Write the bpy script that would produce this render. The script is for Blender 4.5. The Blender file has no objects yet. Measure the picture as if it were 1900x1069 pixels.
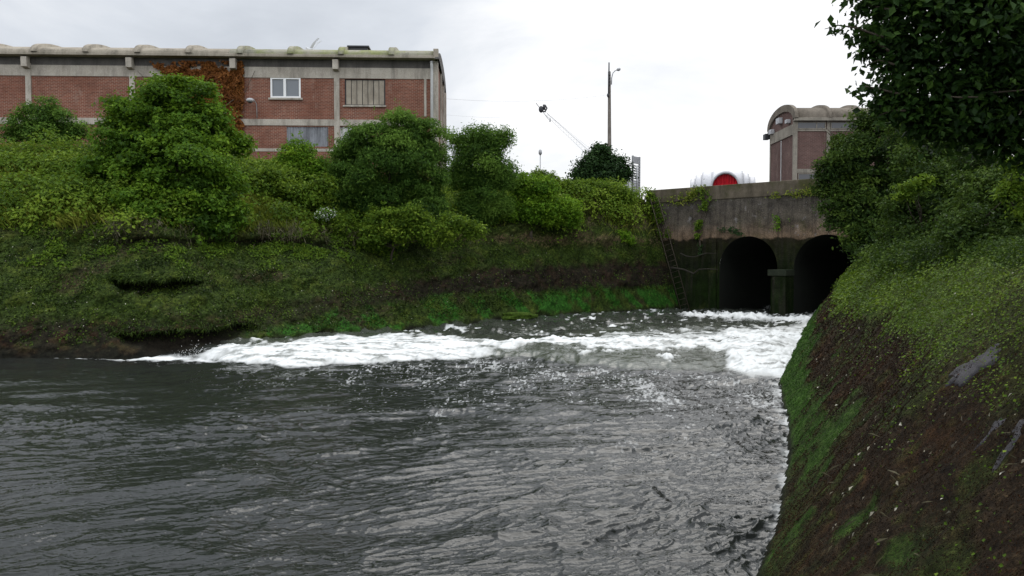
import bpy, math, random
import numpy as np
from mathutils import Vector

random.seed(7)
R = np.random.default_rng(11)
sc = bpy.context.scene
COL = sc.collection

# ------------------------------------------------------------------ camera
F = 1490.0
PITCH = math.atan(49.5 / F)
CA, SA = math.cos(PITCH), math.sin(PITCH)
EYE = 3.0                                   # eye height above the water, metres


def ray(px, py):
    u = (px - 950.0) / F
    v = (534.5 - py) / F
    return u, CA + v * SA, v * CA - SA


def P(px, py, Y):
    a, b, c = ray(px, py)
    k = Y / b
    return np.array((a * k, Y, EYE + c * k))


def G(px, py, z=0.0):
    a, b, c = ray(px, py)
    k = (z - EYE) / c
    return np.array((a * k, b * k, z))


cam_d = bpy.data.cameras.new('camera')
cam = bpy.data.objects.new('camera', cam_d)
COL.objects.link(cam)
cam.location = (0, 0, EYE)
cam.rotation_euler = (math.pi / 2 - PITCH, 0, 0)
cam_d.sensor_width = 36.0
cam_d.lens = 36.0 * F / 1900.0
cam_d.clip_start = 0.05
cam_d.clip_end = 4000
sc.camera = cam

# ------------------------------------------------------------------ noise
_rs = np.random.RandomState(3)
_perm = np.concatenate([_rs.permutation(256)] * 3)
_g = _rs.normal(size=(256, 3))
_g /= np.linalg.norm(_g, axis=1)[:, None]


def pn(x, y, z=0.0):
    x, y, z = np.broadcast_arrays(np.asarray(x, float), np.asarray(y, float), np.asarray(z, float))
    xi, yi, zi = np.floor(x).astype(int), np.floor(y).astype(int), np.floor(z).astype(int)
    fx, fy, fz = x - xi, y - yi, z - zi
    xi &= 255; yi &= 255; zi &= 255
    w = lambda t: t * t * t * (t * (t * 6 - 15) + 10)
    u, v, s = w(fx), w(fy), w(fz)

    def gr(i, j, k):
        h = _perm[_perm[_perm[xi + i] + yi + j] + zi + k]
        g = _g[h]
        return g[..., 0] * (fx - i) + g[..., 1] * (fy - j) + g[..., 2] * (fz - k)
    L = lambda a, b, t: a + (b - a) * t
    return 1.5 * L(L(L(gr(0, 0, 0), gr(1, 0, 0), u), L(gr(0, 1, 0), gr(1, 1, 0), u), v),
                   L(L(gr(0, 0, 1), gr(1, 0, 1), u), L(gr(0, 1, 1), gr(1, 1, 1), u), v), s)


def fbm(x, y, z=0.0, o=4, lac=2.03, gain=0.5):
    t, a, f = 0.0, 1.0, 1.0
    for i in range(o):
        t = t + a * pn(np.asarray(x) * f + 17.3 * i, np.asarray(y) * f + 5.1 * i, np.asarray(z) * f + 3.7 * i)
        a *= gain; f *= lac
    return t


def sm(a, b, x):
    t = np.clip((np.asarray(x, float) - a) / (b - a), 0, 1)
    return t * t * (3 - 2 * t)


# ------------------------------------------------------------------ object helpers
def tag(o, label=None, cat=None, group=None, kind=None):
    if label: o['label'] = label
    if cat: o['category'] = cat
    if group: o['group'] = group
    if kind: o['kind'] = kind
    return o


def link(name, me, mat=None, parent=None):
    o = bpy.data.objects.new(name, me)
    COL.objects.link(o)
    if mat is not None:
        me.materials.append(mat)
    if parent is not None:
        o.parent = parent
    return o


def empty(name, loc, rz=0.0):
    o = bpy.data.objects.new(name, None)
    COL.objects.link(o)
    o.location = tuple(float(c) for c in loc)
    o.rotation_euler = (0, 0, rz)
    return o


def np_mesh(name, V, Q, attrs=None, smooth=True, tri=False):
    n = 3 if tri else 4
    me = bpy.data.meshes.new(name)
    me.vertices.add(len(V))
    me.vertices.foreach_set('co', np.ascontiguousarray(V, dtype=np.float32).ravel())
    me.loops.add(len(Q) * n)
    me.loops.foreach_set('vertex_index', np.ascontiguousarray(Q, dtype=np.int32).ravel())
    me.polygons.add(len(Q))
    me.polygons.foreach_set('loop_start', np.arange(0, len(Q) * n, n, dtype=np.int32))
    me.polygons.foreach_set('use_smooth', np.full(len(Q), smooth, dtype=bool))
    for k, a in (attrs or {}).items():
        a = np.asarray(a, dtype=np.float32)
        if a.ndim == 1:
            at = me.attributes.new(k, 'FLOAT', 'POINT')
            at.data.foreach_set('value', a)
        else:
            if a.shape[1] == 3:
                a = np.concatenate([a, np.ones((len(a), 1), np.float32)], 1)
            at = me.attributes.new(k, 'FLOAT_COLOR', 'POINT')
            at.data.foreach_set('color', np.ascontiguousarray(a).ravel())
    me.update(calc_edges=True)
    return me


def grid_faces(nr, nc):
    i = np.arange(nr * nc).reshape(nr, nc)
    return np.stack([i[:-1, :-1], i[:-1, 1:], i[1:, 1:], i[1:, :-1]], -1).reshape(-1, 4)


class MB:
    def __init__(self):
        self.v, self.f = [], []

    def add(self, vs, fs):
        b = len(self.v)
        self.v += [tuple(float(c) for c in p) for p in vs]
        self.f += [tuple(b + i for i in f) for f in fs]
        return self

    def box(self, x0, x1, y0, y1, z0, z1):
        return self.add([(x0, y0, z0), (x1, y0, z0), (x1, y1, z0), (x0, y1, z0),
                         (x0, y0, z1), (x1, y0, z1), (x1, y1, z1), (x0, y1, z1)],
                        [(0, 3, 2, 1), (4, 5, 6, 7), (0, 1, 5, 4), (1, 2, 6, 5), (2, 3, 7, 6), (3, 0, 4, 7)])

    def tube(self, pts, rad, n=8, caps=True):
        pts = [Vector(tuple(float(c) for c in p)) for p in pts]
        if not hasattr(rad, '__len__'):
            rad = [rad] * len(pts)
        rings = []
        ref = None
        for i, p in enumerate(pts):
            d = (pts[min(i + 1, len(pts) - 1)] - pts[max(i - 1, 0)]).normalized()
            if ref is None:
                ref = Vector((0, 0, 1)) if abs(d.z) < 0.9 else Vector((1, 0, 0))
            a = (ref - d * ref.dot(d))
            if a.length < 1e-4:
                a = d.orthogonal()
            a.normalize()
            ref = a
            b = d.cross(a)
            rings.append([p + (a * math.cos(2 * math.pi * k / n) + b * math.sin(2 * math.pi * k / n)) * rad[i] for k in range(n)])
        vs = [q for r in rings for q in r]
        fs = []
        for i in range(len(pts) - 1):
            for k in range(n):
                k2 = (k + 1) % n
                fs.append((i * n + k, i * n + k2, (i + 1) * n + k2, (i + 1) * n + k))
        if caps:
            fs.append(tuple(range(n - 1, -1, -1)))
            fs.append(tuple((len(pts) - 1) * n + k for k in range(n)))
        return self.add(vs, fs)

    def ball(self, c, r, nu=10, nv=7, wob=0.0):
        c = np.asarray(c, float)
        r = np.broadcast_to(np.asarray(r, float), (3,))
        vs, fs = [], []
        for j in range(nv + 1):
            th = math.pi * j / nv
            for i in range(nu):
                ph = 2 * math.pi * i / nu
                d = np.array((math.sin(th) * math.cos(ph), math.sin(th) * math.sin(ph), math.cos(th)))
                k = 1 + wob * float(fbm(*(d * 1.7 + c), o=3))
                vs.append(c + d * r * k)
        for j in range(nv):
            for i in range(nu):
                i2 = (i + 1) % nu
                fs.append((j * nu + i, (j + 1) * nu + i, (j + 1) * nu + i2, j * nu + i2))
        return self.add(vs, fs)

    def build(self, name, mat, parent=None, smooth=False, bevel=0.0):
        me = bpy.data.meshes.new(name)
        me.from_pydata(self.v, [], self.f)
        if smooth:
            me.polygons.foreach_set('use_smooth', [True] * len(me.polygons))
        me.update()
        o = link(name, me, mat, parent)
        if bevel:
            m = o.modifiers.new('bevel', 'BEVEL')
            m.width = bevel; m.segments = 2; m.limit_method = 'ANGLE'
        return o


# ------------------------------------------------------------------ materials
class NT:
    def __init__(self, name):
        self.m = bpy.data.materials.new(name)
        self.m.use_nodes = True
        self.t = self.m.node_tree
        self.b = self.t.nodes['Principled BSDF']
        self.out = self.t.nodes['Material Output']

    def n(self, typ, **kw):
        nd = self.t.nodes.new(typ)
        for k, v in kw.items():
            if k in nd.inputs:
                self.set(nd, k, v)
            else:
                setattr(nd, k, v)
        return nd

    def set(self, nd, k, v):
        if isinstance(v, bpy.types.NodeSocket):
            self.t.links.new(v, nd.inputs[k])
        else:
            nd.inputs[k].default_value = v

    def pos(self):
        return self.n('ShaderNodeNewGeometry').outputs['Position']

    def obj(self):
        return self.n('ShaderNodeTexCoord').outputs['Object']

    def mapping(self, vec, scale=(1, 1, 1), rot=(0, 0, 0)):
        m = self.n('ShaderNodeMapping')
        self.set(m, 'Vector', vec)
        m.inputs['Scale'].default_value = scale
        m.inputs['Rotation'].default_value = rot
        return m.outputs[0]

    def noise(self, vec, scale, detail=5.0, rough=0.55, dist=0.0):
        nd = self.n('ShaderNodeTexNoise')
        self.set(nd, 'Vector', vec)
        nd.inputs['Scale'].default_value = scale
        nd.inputs['Detail'].default_value = detail
        nd.inputs['Roughness'].default_value = rough
        nd.inputs['Distortion'].default_value = dist
        return nd.outputs['Fac']

    def ramp(self, fac, stops, interp='LINEAR'):
        nd = self.n('ShaderNodeValToRGB')
        self.set(nd, 'Fac', fac)
        cr = nd.color_ramp
        cr.interpolation = interp
        while len(cr.elements) > 1:
            cr.elements.remove(cr.elements[-1])
        for i, (p, c) in enumerate(stops):
            if i == 0:
                e = cr.elements[0]; e.position = p
            else:
                e = cr.elements.new(p)
            e.color = c if len(c) == 4 else (*c, 1)
        return nd.outputs['Color']

    def mix(self, fac, a, b, blend='MIX'):
        nd = self.n('ShaderNodeMix', data_type='RGBA', blend_type=blend)
        for i, v in ((0, fac), (6, a), (7, b)):
            if isinstance(v, bpy.types.NodeSocket):
                self.t.links.new(v, nd.inputs[i])
            else:
                nd.inputs[i].default_value = v if i == 0 else ((*v, 1) if len(v) == 3 else v)
        return nd.outputs[2]

    def math(self, op, a, b=0.0, c=None):
        nd = self.n('ShaderNodeMath', operation=op)
        for i, v in ((0, a), (1, b), (2, c)):
            if v is None: continue
            if isinstance(v, bpy.types.NodeSocket):
                self.t.links.new(v, nd.inputs[i])
            else:
                nd.inputs[i].default_value = v
        return nd.outputs[0]

    def sep(self, vec):
        nd = self.n('ShaderNodeSeparateXYZ')
        self.set(nd, 'Vector', vec)
        return nd.outputs

    def bump(self, h, strength=0.4, dist=0.02, normal=None):
        nd = self.n('ShaderNodeBump')
        self.set(nd, 'Height', h)
        nd.inputs['Strength'].default_value = strength
        nd.inputs['Distance'].default_value = dist
        if normal is not None:
            self.set(nd, 'Normal', normal)
        return nd.outputs['Normal']

    def attr(self, name, out='Color'):
        nd = self.n('ShaderNodeAttribute', attribute_name=name)
        return nd.outputs[out]

    def done(self, color=None, rough=0.8, normal=None, spec=None, metal=None):
        if color is not None: self.set(self.b, 'Base Color', color if isinstance(color, bpy.types.NodeSocket) else (*color, 1))
        self.set(self.b, 'Roughness', rough)
        if normal is not None: self.set(self.b, 'Normal', normal)
        if spec is not None: self.set(self.b, 'Specular IOR Level', spec)
        if metal is not None: self.set(self.b, 'Metallic', metal)
        return self.m


def weathered(name, c1, c2, scale=1.5, streak=True, rough=0.85, bump=0.3, moss=None, spec=0.3, metal=0.0):
    t = NT(name)
    p = t.obj()
    a = t.noise(p, scale, 7, 0.65)
    col = t.mix(t.ramp(a, [(0.3, (0, 0, 0)), (0.7, (1, 1, 1))]), c1, c2)
    if streak:
        s = t.noise(t.mapping(p, (1.6, 1.6, 0.3)), 1.0, 7, 0.68)
        col = t.mix(t.ramp(s, [(0.47, (0, 0, 0)), (0.70, (0.72, 0.72, 0.72))]), col, tuple(c * 0.35 for c in c1))
    if moss:
        m = t.noise(p, 0.7, 6, 0.6)
        col = t.mix(t.ramp(m, [(0.48, (0, 0, 0)), (0.62, (0.85, 0.85, 0.85))]), col, moss)
    f = t.noise(p, scale * 14, 4, 0.7)
    col = t.mix(0.35, col, t.ramp(f, [(0.3, (0.25, 0.25, 0.25)), (0.7, (0.8, 0.8, 0.8))]), 'OVERLAY')
    return t.done(col, rough, t.bump(f, bump, 0.01), spec, metal)


def plain(name, c, rough=0.6, spec=0.4, metal=0.0, var=0.25):
    t = NT(name)
    a = t.noise(t.obj(), 5.0, 5, 0.6)
    col = t.mix(t.ramp(a, [(0.35, (0, 0, 0)), (0.7, (1, 1, 1))]), tuple(x * (1 - var) for x in c), c)
    return t.done(col, rough, None, spec, metal)


def brick_mat(name, c1, c2, mortar):
    t = NT(name)
    p = t.obj()
    s = t.sep(p)
    u = t.math('ADD', s[0], s[1])
    cb = t.n('ShaderNodeCombineXYZ')
    t.set(cb, 'X', u); t.set(cb, 'Y', s[2])
    b = t.n('ShaderNodeTexBrick')
    t.set(b, 'Vector', cb.outputs[0])
    b.inputs['Color1'].default_value = (*c1, 1)
    b.inputs['Color2'].default_value = (*c2, 1)
    b.inputs['Mortar'].default_value = (*mortar, 1)
    b.inputs['Scale'].default_value = 1.0
    b.inputs['Mortar Size'].default_value = 0.009
    b.inputs['Mortar Smooth'].default_value = 0.3
    b.inputs['Bias'].default_value = -0.1
    b.inputs['Brick Width'].default_value = 0.25
    b.inputs['Row Height'].default_value = 0.085
    n1 = t.noise(p, 0.5, 6, 0.65)
    col = t.mix(t.ramp(n1, [(0.35, (0, 0, 0)), (0.70, (0.75, 0.75, 0.75))]), b.outputs['Color'], tuple(c * 0.45 for c in c1))
    n2 = t.noise(p, 9.0, 4, 0.7)
    col = t.mix(0.3, col, t.ramp(n2, [(0.3, (0.3, 0.3, 0.3)), (0.72, (0.75, 0.75, 0.75))]), 'OVERLAY')
    n3 = t.noise(t.mapping(p, (1, 1, 0.35)), 1.3, 5, 0.7)
    col = t.mix(t.ramp(n3, [(0.58, (0, 0, 0)), (0.76, (0.45, 0.45, 0.45))]), col, (0.40, 0.34, 0.28))
    return t.done(col, 0.9, t.bump(b.outputs['Fac'], -0.35, 0.012), 0.2)


def leaf_mat(name, dark, mid, light, trans=0.3, rough=0.55, spec=0.10):
    t = NT(name)
    a = t.attr('tint', 'Fac')
    col = t.ramp(a, [(0.0, dark), (0.5, mid), (1.0, light)])
    t.done(col, rough, None, spec)
    tr = t.n('ShaderNodeBsdfTranslucent')
    t.set(tr, 'Color', t.mix(0.5, col, light))
    mx = t.n('ShaderNodeMixShader')
    mx.inputs[0].default_value = trans
    t.t.links.new(t.b.outputs[0], mx.inputs[1])
    t.t.links.new(tr.outputs[0], mx.inputs[2])
    t.t.links.new(mx.outputs[0], t.out.inputs['Surface'])
    return t.m


M = {}
M['brick'] = brick_mat('red_brick', (0.235, 0.080, 0.048), (0.135, 0.046, 0.030), (0.36, 0.295, 0.235))
M['brick_dark'] = brick_mat('plum_brick', (0.135, 0.075, 0.063), (0.092, 0.051, 0.044), (0.21, 0.165, 0.145))
M['concrete'] = weathered('aged_concrete', (0.33, 0.295, 0.245), (0.46, 0.42, 0.36), 1.2)
M['concrete_dark'] = weathered('stained_concrete', (0.075, 0.070, 0.065), (0.125, 0.115, 0.105), 1.4)
M['vault'] = weathered('vault_concrete', (0.265, 0.232, 0.182), (0.35, 0.31, 0.25), 1.0, True, 0.9)
M['concrete_tan'] = weathered('tan_concrete', (0.20, 0.178, 0.145), (0.29, 0.262, 0.215), 1.2)
M['vault_brown'] = weathered('brown_vault_concrete', (0.125, 0.105, 0.082), (0.20, 0.172, 0.138), 1.0, True, 0.95)
M['vault_moss'] = weathered('mossy_vault_concrete', (0.24, 0.225, 0.175), (0.30, 0.285, 0.22), 1.0, True, 0.9, 0.3, (0.19, 0.205, 0.075))
M['white_paint'] = plain('white_frame_paint', (0.80, 0.80, 0.79), 0.4, 0.4, 0, 0.06)
M['shutter'] = weathered('weathered_tan_boards', (0.24, 0.205, 0.16), (0.36, 0.32, 0.26), 2.0)
M['zinc'] = weathered('corrugated_zinc', (0.17, 0.175, 0.19), (0.27, 0.28, 0.30), 2.4, True, 0.6, 0.2, None, 0.4, 0.3)
M['pipe'] = plain('grey_pipe', (0.55, 0.55, 0.54), 0.5, 0.4, 0, 0.2)
M['dark_metal'] = plain('dark_metal', (0.035, 0.036, 0.04), 0.5, 0.5, 0.3)
M['grey_metal'] = plain('galvanised_metal', (0.40, 0.40, 0.41), 0.5, 0.5, 0.4)
M['pale_metal'] = plain('pale_metal', (0.48, 0.48, 0.49), 0.5, 0.4, 0.0)
M['rust'] = weathered('rusty_steel', (0.030, 0.024, 0.017), (0.058, 0.045, 0.030), 6.0, False, 0.85)
M['pole'] = weathered('pole_wood', (0.10, 0.085, 0.07), (0.17, 0.15, 0.13), 3.0, True)
M['bark'] = weathered('bark', (0.045, 0.036, 0.026), (0.085, 0.070, 0.052), 8.0, False, 0.95, 0.7)
M['dead_wood'] = weathered('dead_wood', (0.018, 0.016, 0.012), (0.034, 0.030, 0.022), 8.0, False, 0.95, 0.5)
M['fabric_white'] = plain('white_tent_fabric', (0.55, 0.55, 0.57), 0.5, 0.3, 0, 0.15)
M['fabric_red'] = plain('red_tent_curtain', (0.55, 0.008, 0.02), 0.55, 0.3, 0, 0.3)
M['stone'] = weathered('wet_slate_stone', (0.016, 0.015, 0.017), (0.058, 0.054, 0.060), 9.0, False, 0.6, 0.8)
M['gull'] = plain('gull_feathers', (0.62, 0.63, 0.65), 0.7, 0.2, 0, 0.1)
M['road'] = weathered('asphalt', (0.045, 0.045, 0.047), (0.065, 0.065, 0.066), 3.0, False, 0.9)
M['bed'] = weathered('river_mud', (0.03, 0.026, 0.02), (0.05, 0.045, 0.035), 1.0, False, 0.9)
t = NT('window_glass')
M['glass'] = t.done((0.10, 0.115, 0.13), 0.12, None, 0.9)
t = NT('dark_glass')
M['glass_dark'] = t.done((0.055, 0.055, 0.06), 0.2, None, 0.6)
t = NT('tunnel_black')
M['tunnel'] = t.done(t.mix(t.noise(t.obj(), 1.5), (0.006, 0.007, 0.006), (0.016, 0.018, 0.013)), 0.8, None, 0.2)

M['leaf_tree'] = leaf_mat('leaf_fresh_green', (0.020, 0.050, 0.005), (0.066, 0.142, 0.011), (0.175, 0.285, 0.022), 0.38)
M['leaf_willow'] = leaf_mat('leaf_blue_green', (0.018, 0.046, 0.009), (0.060, 0.128, 0.019), (0.160, 0.270, 0.042), 0.36)
M['leaf_bright'] = leaf_mat('leaf_bright_green', (0.032, 0.085, 0.005), (0.088, 0.185, 0.012), (0.19, 0.31, 0.022), 0.35)
M['leaf_dark'] = leaf_mat('leaf_dark_green', (0.009, 0.022, 0.007), (0.022, 0.050, 0.014), (0.05, 0.10, 0.026), 0.2)
M['leaf_shade'] = leaf_mat('leaf_shaded_green', (0.008, 0.020, 0.004), (0.028, 0.058, 0.009), (0.085, 0.135, 0.020), 0.28)  # darker leaf green with the canopy shade put into the colour
M['leaf_ivy'] = leaf_mat('leaf_undergrowth', (0.024, 0.050, 0.005), (0.076, 0.142, 0.012), (0.185, 0.265, 0.026), 0.35)
M['leaf_near'] = leaf_mat('leaf_overhanging', (0.006, 0.016, 0.004), (0.017, 0.043, 0.008), (0.048, 0.095, 0.015), 0.3, 0.5)
M['leaf_rust'] = leaf_mat('leaf_rust_brown', (0.075, 0.028, 0.010), (0.17, 0.062, 0.016), (0.27, 0.115, 0.03), 0.15)
M['grass_dry'] = leaf_mat('grass_olive', (0.055, 0.095, 0.009), (0.135, 0.175, 0.018), (0.26, 0.27, 0.05), 0.3)
M['grass_grey'] = leaf_mat('dead_hanging_stems', (0.018, 0.017, 0.008), (0.055, 0.050, 0.026), (0.15, 0.135, 0.085), 0.1)
M['moss_tuft'] = leaf_mat('moss_tuft', (0.008, 0.016, 0.003), (0.030, 0.054, 0.007), (0.085, 0.13, 0.016), 0.1)
M['litter'] = leaf_mat('pale_fallen_leaves', (0.10, 0.085, 0.055), (0.26, 0.24, 0.18), (0.50, 0.48, 0.40), 0.1)
M['petal'] = leaf_mat('white_petals', (0.55, 0.55, 0.52), (0.7, 0.7, 0.68), (0.8, 0.8, 0.8), 0.2)


# ------------------------------------------------------------------ leaves
def unit(a):
    return a / np.maximum(np.linalg.norm(a, axis=-1, keepdims=True), 1e-9)


def leaves(name, C, N, size, tint, mat, parent=None, aspect=0.55, fold=0.12, droop=None):
    n = len(C)
    C = np.asarray(C, float); N = unit(np.asarray(N, float))
    size = np.broadcast_to(size, (n,))[:, None]
    T = R.normal(size=(n, 3))
    if droop is not None:
        T = T * 0.55 + np.asarray(droop)
    T = unit(T - N * (T * N).sum(1, keepdims=True))
    B = np.cross(N, T)
    v0 = C - T * size * 0.5
    v1 = C - T * size * 0.06 + B * size * aspect * 0.5 + N * size * fold
    v2 = C + T * size * 0.5 - N * size * fold * 0.5
    v3 = C - T * size * 0.06 - B * size * aspect * 0.5 + N * size * fold
    V = np.stack([v0, v1, v2, v3], 1).reshape(-1, 3)
    Q = np.arange(n * 4).reshape(n, 4)
    if parent is not None:
        V = V - np.array(parent.location)
    me = np_mesh(name, V, Q, {'tint': np.repeat(np.clip(tint, 0, 1), 4)}, smooth=False)
    return link(name, me, mat, parent)


def crown_points(blobs, per_m2, clump_r, k, lump=0.3, freq=1.3, flat=0.55, under=0.35):
    """leaf centres, normals and tints: every ellipsoid carries many smaller leafy lobes, dense on top and open beneath"""
    Cs, Ns, Ts = [], [], []
    bl = np.array(blobs, float)
    for i, b in enumerate(bl):
        c, r = b[:3], b[3:6]
        ns = 20
        g = np.arange(ns) + R.random()
        zz0 = 1 - 2 * (g % ns + .5) / ns
        ph = g * 2.39996 + R.random() * 6
        d = np.stack([np.sqrt(np.maximum(0, 1 - zz0 ** 2)) * np.cos(ph), np.sqrt(np.maximum(0, 1 - zz0 ** 2)) * np.sin(ph), zz0], 1)
        d = unit(d + R.normal(size=(ns, 3)) * .22)
        cc = c + d * r * (0.58 + lump * 0.9 * (R.random((ns, 1)) - .25))
        ins = np.zeros(ns, bool)
        for j, b2 in enumerate(bl):
            if j != i:
                ins |= ((((cc - b2[:3]) / b2[3:6]) ** 2).sum(1) < 0.30)
        for q, dq in zip(cc[~ins], d[~ins]):
            rs = float(np.mean(r)) * (0.24 + 0.24 * R.random())
            n = max(4, int(4 * math.pi * rs * rs * per_m2 / k))
            e = unit(R.normal(size=(n, 3)))
            e = e[(e @ (dq * .7 + np.array((0, 0, .75)))) > -under + .25 * R.normal(size=n)]
            n = len(e)
            if n == 0: continue
            p0 = q + e * rs * np.array((1.05, 1.05, .72)) * (.70 + .38 * R.random((n, 1)))
            off = R.normal(size=(n, k, 3)) * clump_r * np.array((1, 1, flat))
            tt = .5 + .22 * R.normal() + .10 * e[:, None, 2] * 0 + R.normal(size=(n, 1)) * .10 + R.normal(size=(n, k)) * .15
            nn = e[:, None] * .6 + dq * .2 + np.array((0, -.05, .55)) + R.normal(size=(n, k, 3)) * .45
            Cs.append((p0[:, None] + off).reshape(-1, 3)); Ns.append(nn.reshape(-1, 3)); Ts.append(tt.reshape(-1))
        for _ in range(9):                                            # twigs standing out of the outline
            e = unit(R.normal(size=3) * np.array((1, 1, .6)) + np.array((0, 0, .45)))
            a0, a1 = c + e * r * .75, c + e * r * (1.05 + .50 * R.random() ** 1.5) + np.array((0, 0, .12)) * r
            m_ = int(20 + 14 * R.random())
            f = R.random((m_, 1))
            Cs.append(a0 + (a1 - a0) * f + R.normal(size=(m_, 3)) * clump_r * (.75 - .45 * f))
            Ns.append(e * .4 + np.array((0, -.1, .6)) + R.normal(size=(m_, 3)) * .5); Ts.append(.6 + .18 * R.normal(size=m_))
        n = int(per_m2 * 1.3 * float(np.mean(r)) ** 2) + 3            # inner leaves that close the crown, inner shade put into their darker tint
        e = unit(R.normal(size=(n, 3)))
        Cs.append(c + e * r * .62 * R.random((n, 1)) ** .4); Ns.append(e + R.normal(size=(n, 3)) * .5); Ts.append(.35 + .15 * R.normal(size=n))
    return np.concatenate(Cs), np.concatenate(Ns), np.concatenate(Ts)


def blobs_px(lst, Y, depth=0.8, jit=0.06):
    out = []
    for it in lst:
        px, py, r = it[:3]
        yy = Y + (it[3] if len(it) > 3 else 0.0)
        c = P(px, py, yy)
        rr = r / F * yy
        out.append((*c, rr, rr * depth, rr * (it[4] if len(it) > 4 else 0.9)))
    return out


def limbs(mb, base, blobs, r0, nmain=None, seed=0):
    rg = random.Random(seed)
    base = np.asarray(base, float)
    cs = sorted([np.array(b[:3]) for b in blobs], key=lambda c: c[2])
    top = cs[-1]
    trunk_top = base + (np.mean(cs, 0) - base) * 0.55
    mid = (base + trunk_top) / 2 + np.array((rg.uniform(-.12, .12), rg.uniform(-.1, .1), 0))
    mb.tube([base - np.array((0, 0, .3)), base + np.array((0, 0, .12)), mid, trunk_top], [r0 * 1.35, r0 * 1.1, r0 * .85, r0 * .65], 9)
    for c in cs[::-1][:nmain or len(cs)]:
        st = mid + (trunk_top - mid) * rg.uniform(0.1, 1.0)
        m = st + (c - st) * 0.5 + np.array((rg.uniform(-.2, .2), rg.uniform(-.2, .2), rg.uniform(-.05, .2)))
        mb.tube([st, m, c], [r0 * .48, r0 * .3, r0 * .1], 6)
        for _ in range(3):
            e = c + np.array((rg.uniform(-.7, .7), rg.uniform(-.7, .7), rg.uniform(-.2, .7))) * (r0 * 6)
            mb.tube([m + (c - m) * .6, (c + e) / 2, e], [r0 * .14, r0 * .09, r0 * .03], 5)


def plant(name, label, cat, blobs, base, r0, mat, per_m2=220, clump=0.16, k=7, leaf=0.13, aspect=0.55, group=None, lump=0.3, seed=1,
          under=0.08, droop=None, crown='crown', nmain=None, flat=0.55):
    base = np.asarray(base, float)
    root = empty(name, base)
    tag(root, label, cat, group)
    C, N, T = crown_points(blobs, per_m2, clump, k, lump, under=under, flat=flat)
    sz = leaf * (0.45 + 1.0 * R.random(len(C)) ** 1.3)
    leaves(crown, C, N, sz, T, mat, root, aspect, 0.12, droop)
    mb = MB()
    limbs(mb, (0, 0, 0), [(b[0] - base[0], b[1] - base[1], b[2] - base[2]) for b in blobs], r0, nmain, seed)
    mb.build('trunk', M['bark'], root, True)
    return root


# ------------------------------------------------------------------ water line and banks
def resample(pts, n):
    pts = np.asarray(pts, float)
    L = np.concatenate([[0], np.cumsum(np.linalg.norm(np.diff(pts, axis=0), axis=1))])
    s = np.linspace(0, L[-1], n)
    q = np.stack([np.interp(s, L, pts[:, i]) for i in range(pts.shape[1])], 1)
    for _ in range(12):
        q[1:-1] = 0.25 * q[:-2] + 0.5 * q[1:-1] + 0.25 * q[2:]
    return q


WD = np.array((0.723, -0.691))               # along the culvert wall, to the right
WN = np.array((-0.691, -0.723))              # out of the wall, towards the camera
W0 = np.array((10.05, 48.0))


def wall_pt(tt, out=0.0, z=0.0):
    q = W0 + WD * tt + WN * out
    return np.array((q[0], q[1], z))


Lw = [(-70, 23.2), (-30, 24.6)] + [tuple(G(*p)[:2]) for p in
      [(0, 666), (140, 664), (245, 663), (340, 658), (420, 648), (500, 639), (640, 629), (720, 621), (800, 613), (900, 602), (1050, 589), (1180, 583)]]
Lw.append(tuple(W0 + WD * 0.05 + WN * 0.02))
NS = 690
Lw = resample(Lw, 4000)
# denser where it is in view
wpx = 950 + F * Lw[:, 0] / Lw[:, 1]
den = np.where(wpx > -150, 1.0, np.where(wpx > -700, .4, 0.1))
cs_ = np.cumsum(den * np.concatenate([[0], np.linalg.norm(np.diff(Lw, axis=0), axis=1)]))
sl = np.linspace(0, cs_[-1], NS)
Lw = np.stack([np.interp(sl, cs_, Lw[:, i]) for i in range(2)], 1)
Lpx = 950 + F * Lw[:, 0] / Lw[:, 1]
blend = sm(500, 1230, Lpx)[:, None]
Ldir = unit((1 - blend) * np.array((-0.42, 0.907)) + blend * np.array((-0.723, 0.691)))
dL = np.concatenate([np.linspace(-1.6, 0, 14)[:-1], np.linspace(0, 5.2, 115)[:-1], np.linspace(5.2, 12, 60)[:-1], np.linspace(12, 40, 34)])


def profile_left(d, px):
    w = sm(780, 1215, px)
    z1 = np.interp(d, [-1.6, 0, 1.0, 2.4, 4.0, 4.7, 6.5, 11, 22, 40], [-1.3, 0, .95, 2.35, 3.75, 4.2, 5.3, 7.5, 8.7, 8.9])
    z2 = np.interp(d, [-1.6, 0, .55, 1.05, 1.5, 1.7, 2.0, 2.6, 3.6, 22, 40], [-1.5, 0, 1.6, 3.1, 4.35, 4.6, 5.4, 6.8, 7.1, 7.1, 7.1])
    w2 = 0.85 * sm(560, 900, px)
    return z1 * (1 - w) + z2 * w


DD, SS = np.meshgrid(dL, np.arange(NS), indexing='ij')
px_ = Lpx[SS]
X = Lw[SS, 0] + Ldir[SS, 0] * DD
Y = Lw[SS, 1] + Ldir[SS, 1] * DD
Z = profile_left(DD, px_)
amp = sm(-0.4, 0.5, DD) * (1 - 0.8 * sm(1190, 1255, px_))
Z += amp * (0.16 * fbm(X * 0.45, Y * 0.45, 1.0, 4) + 0.05 * fbm(X * 1.9, Y * 1.9, Z * 1.9, 4))
inn = amp * (0.22 * fbm(X * 0.6, Z * 0.9, 4.2, 4) + 0.12 * fbm(X * 2.2, Z * 2.4, 8.2, 4) + 0.05 * fbm(X * 6.5, Z * 7, Y * 6.5, 3)) * (1 - 0.6 * sm(5, 7, DD))
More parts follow.
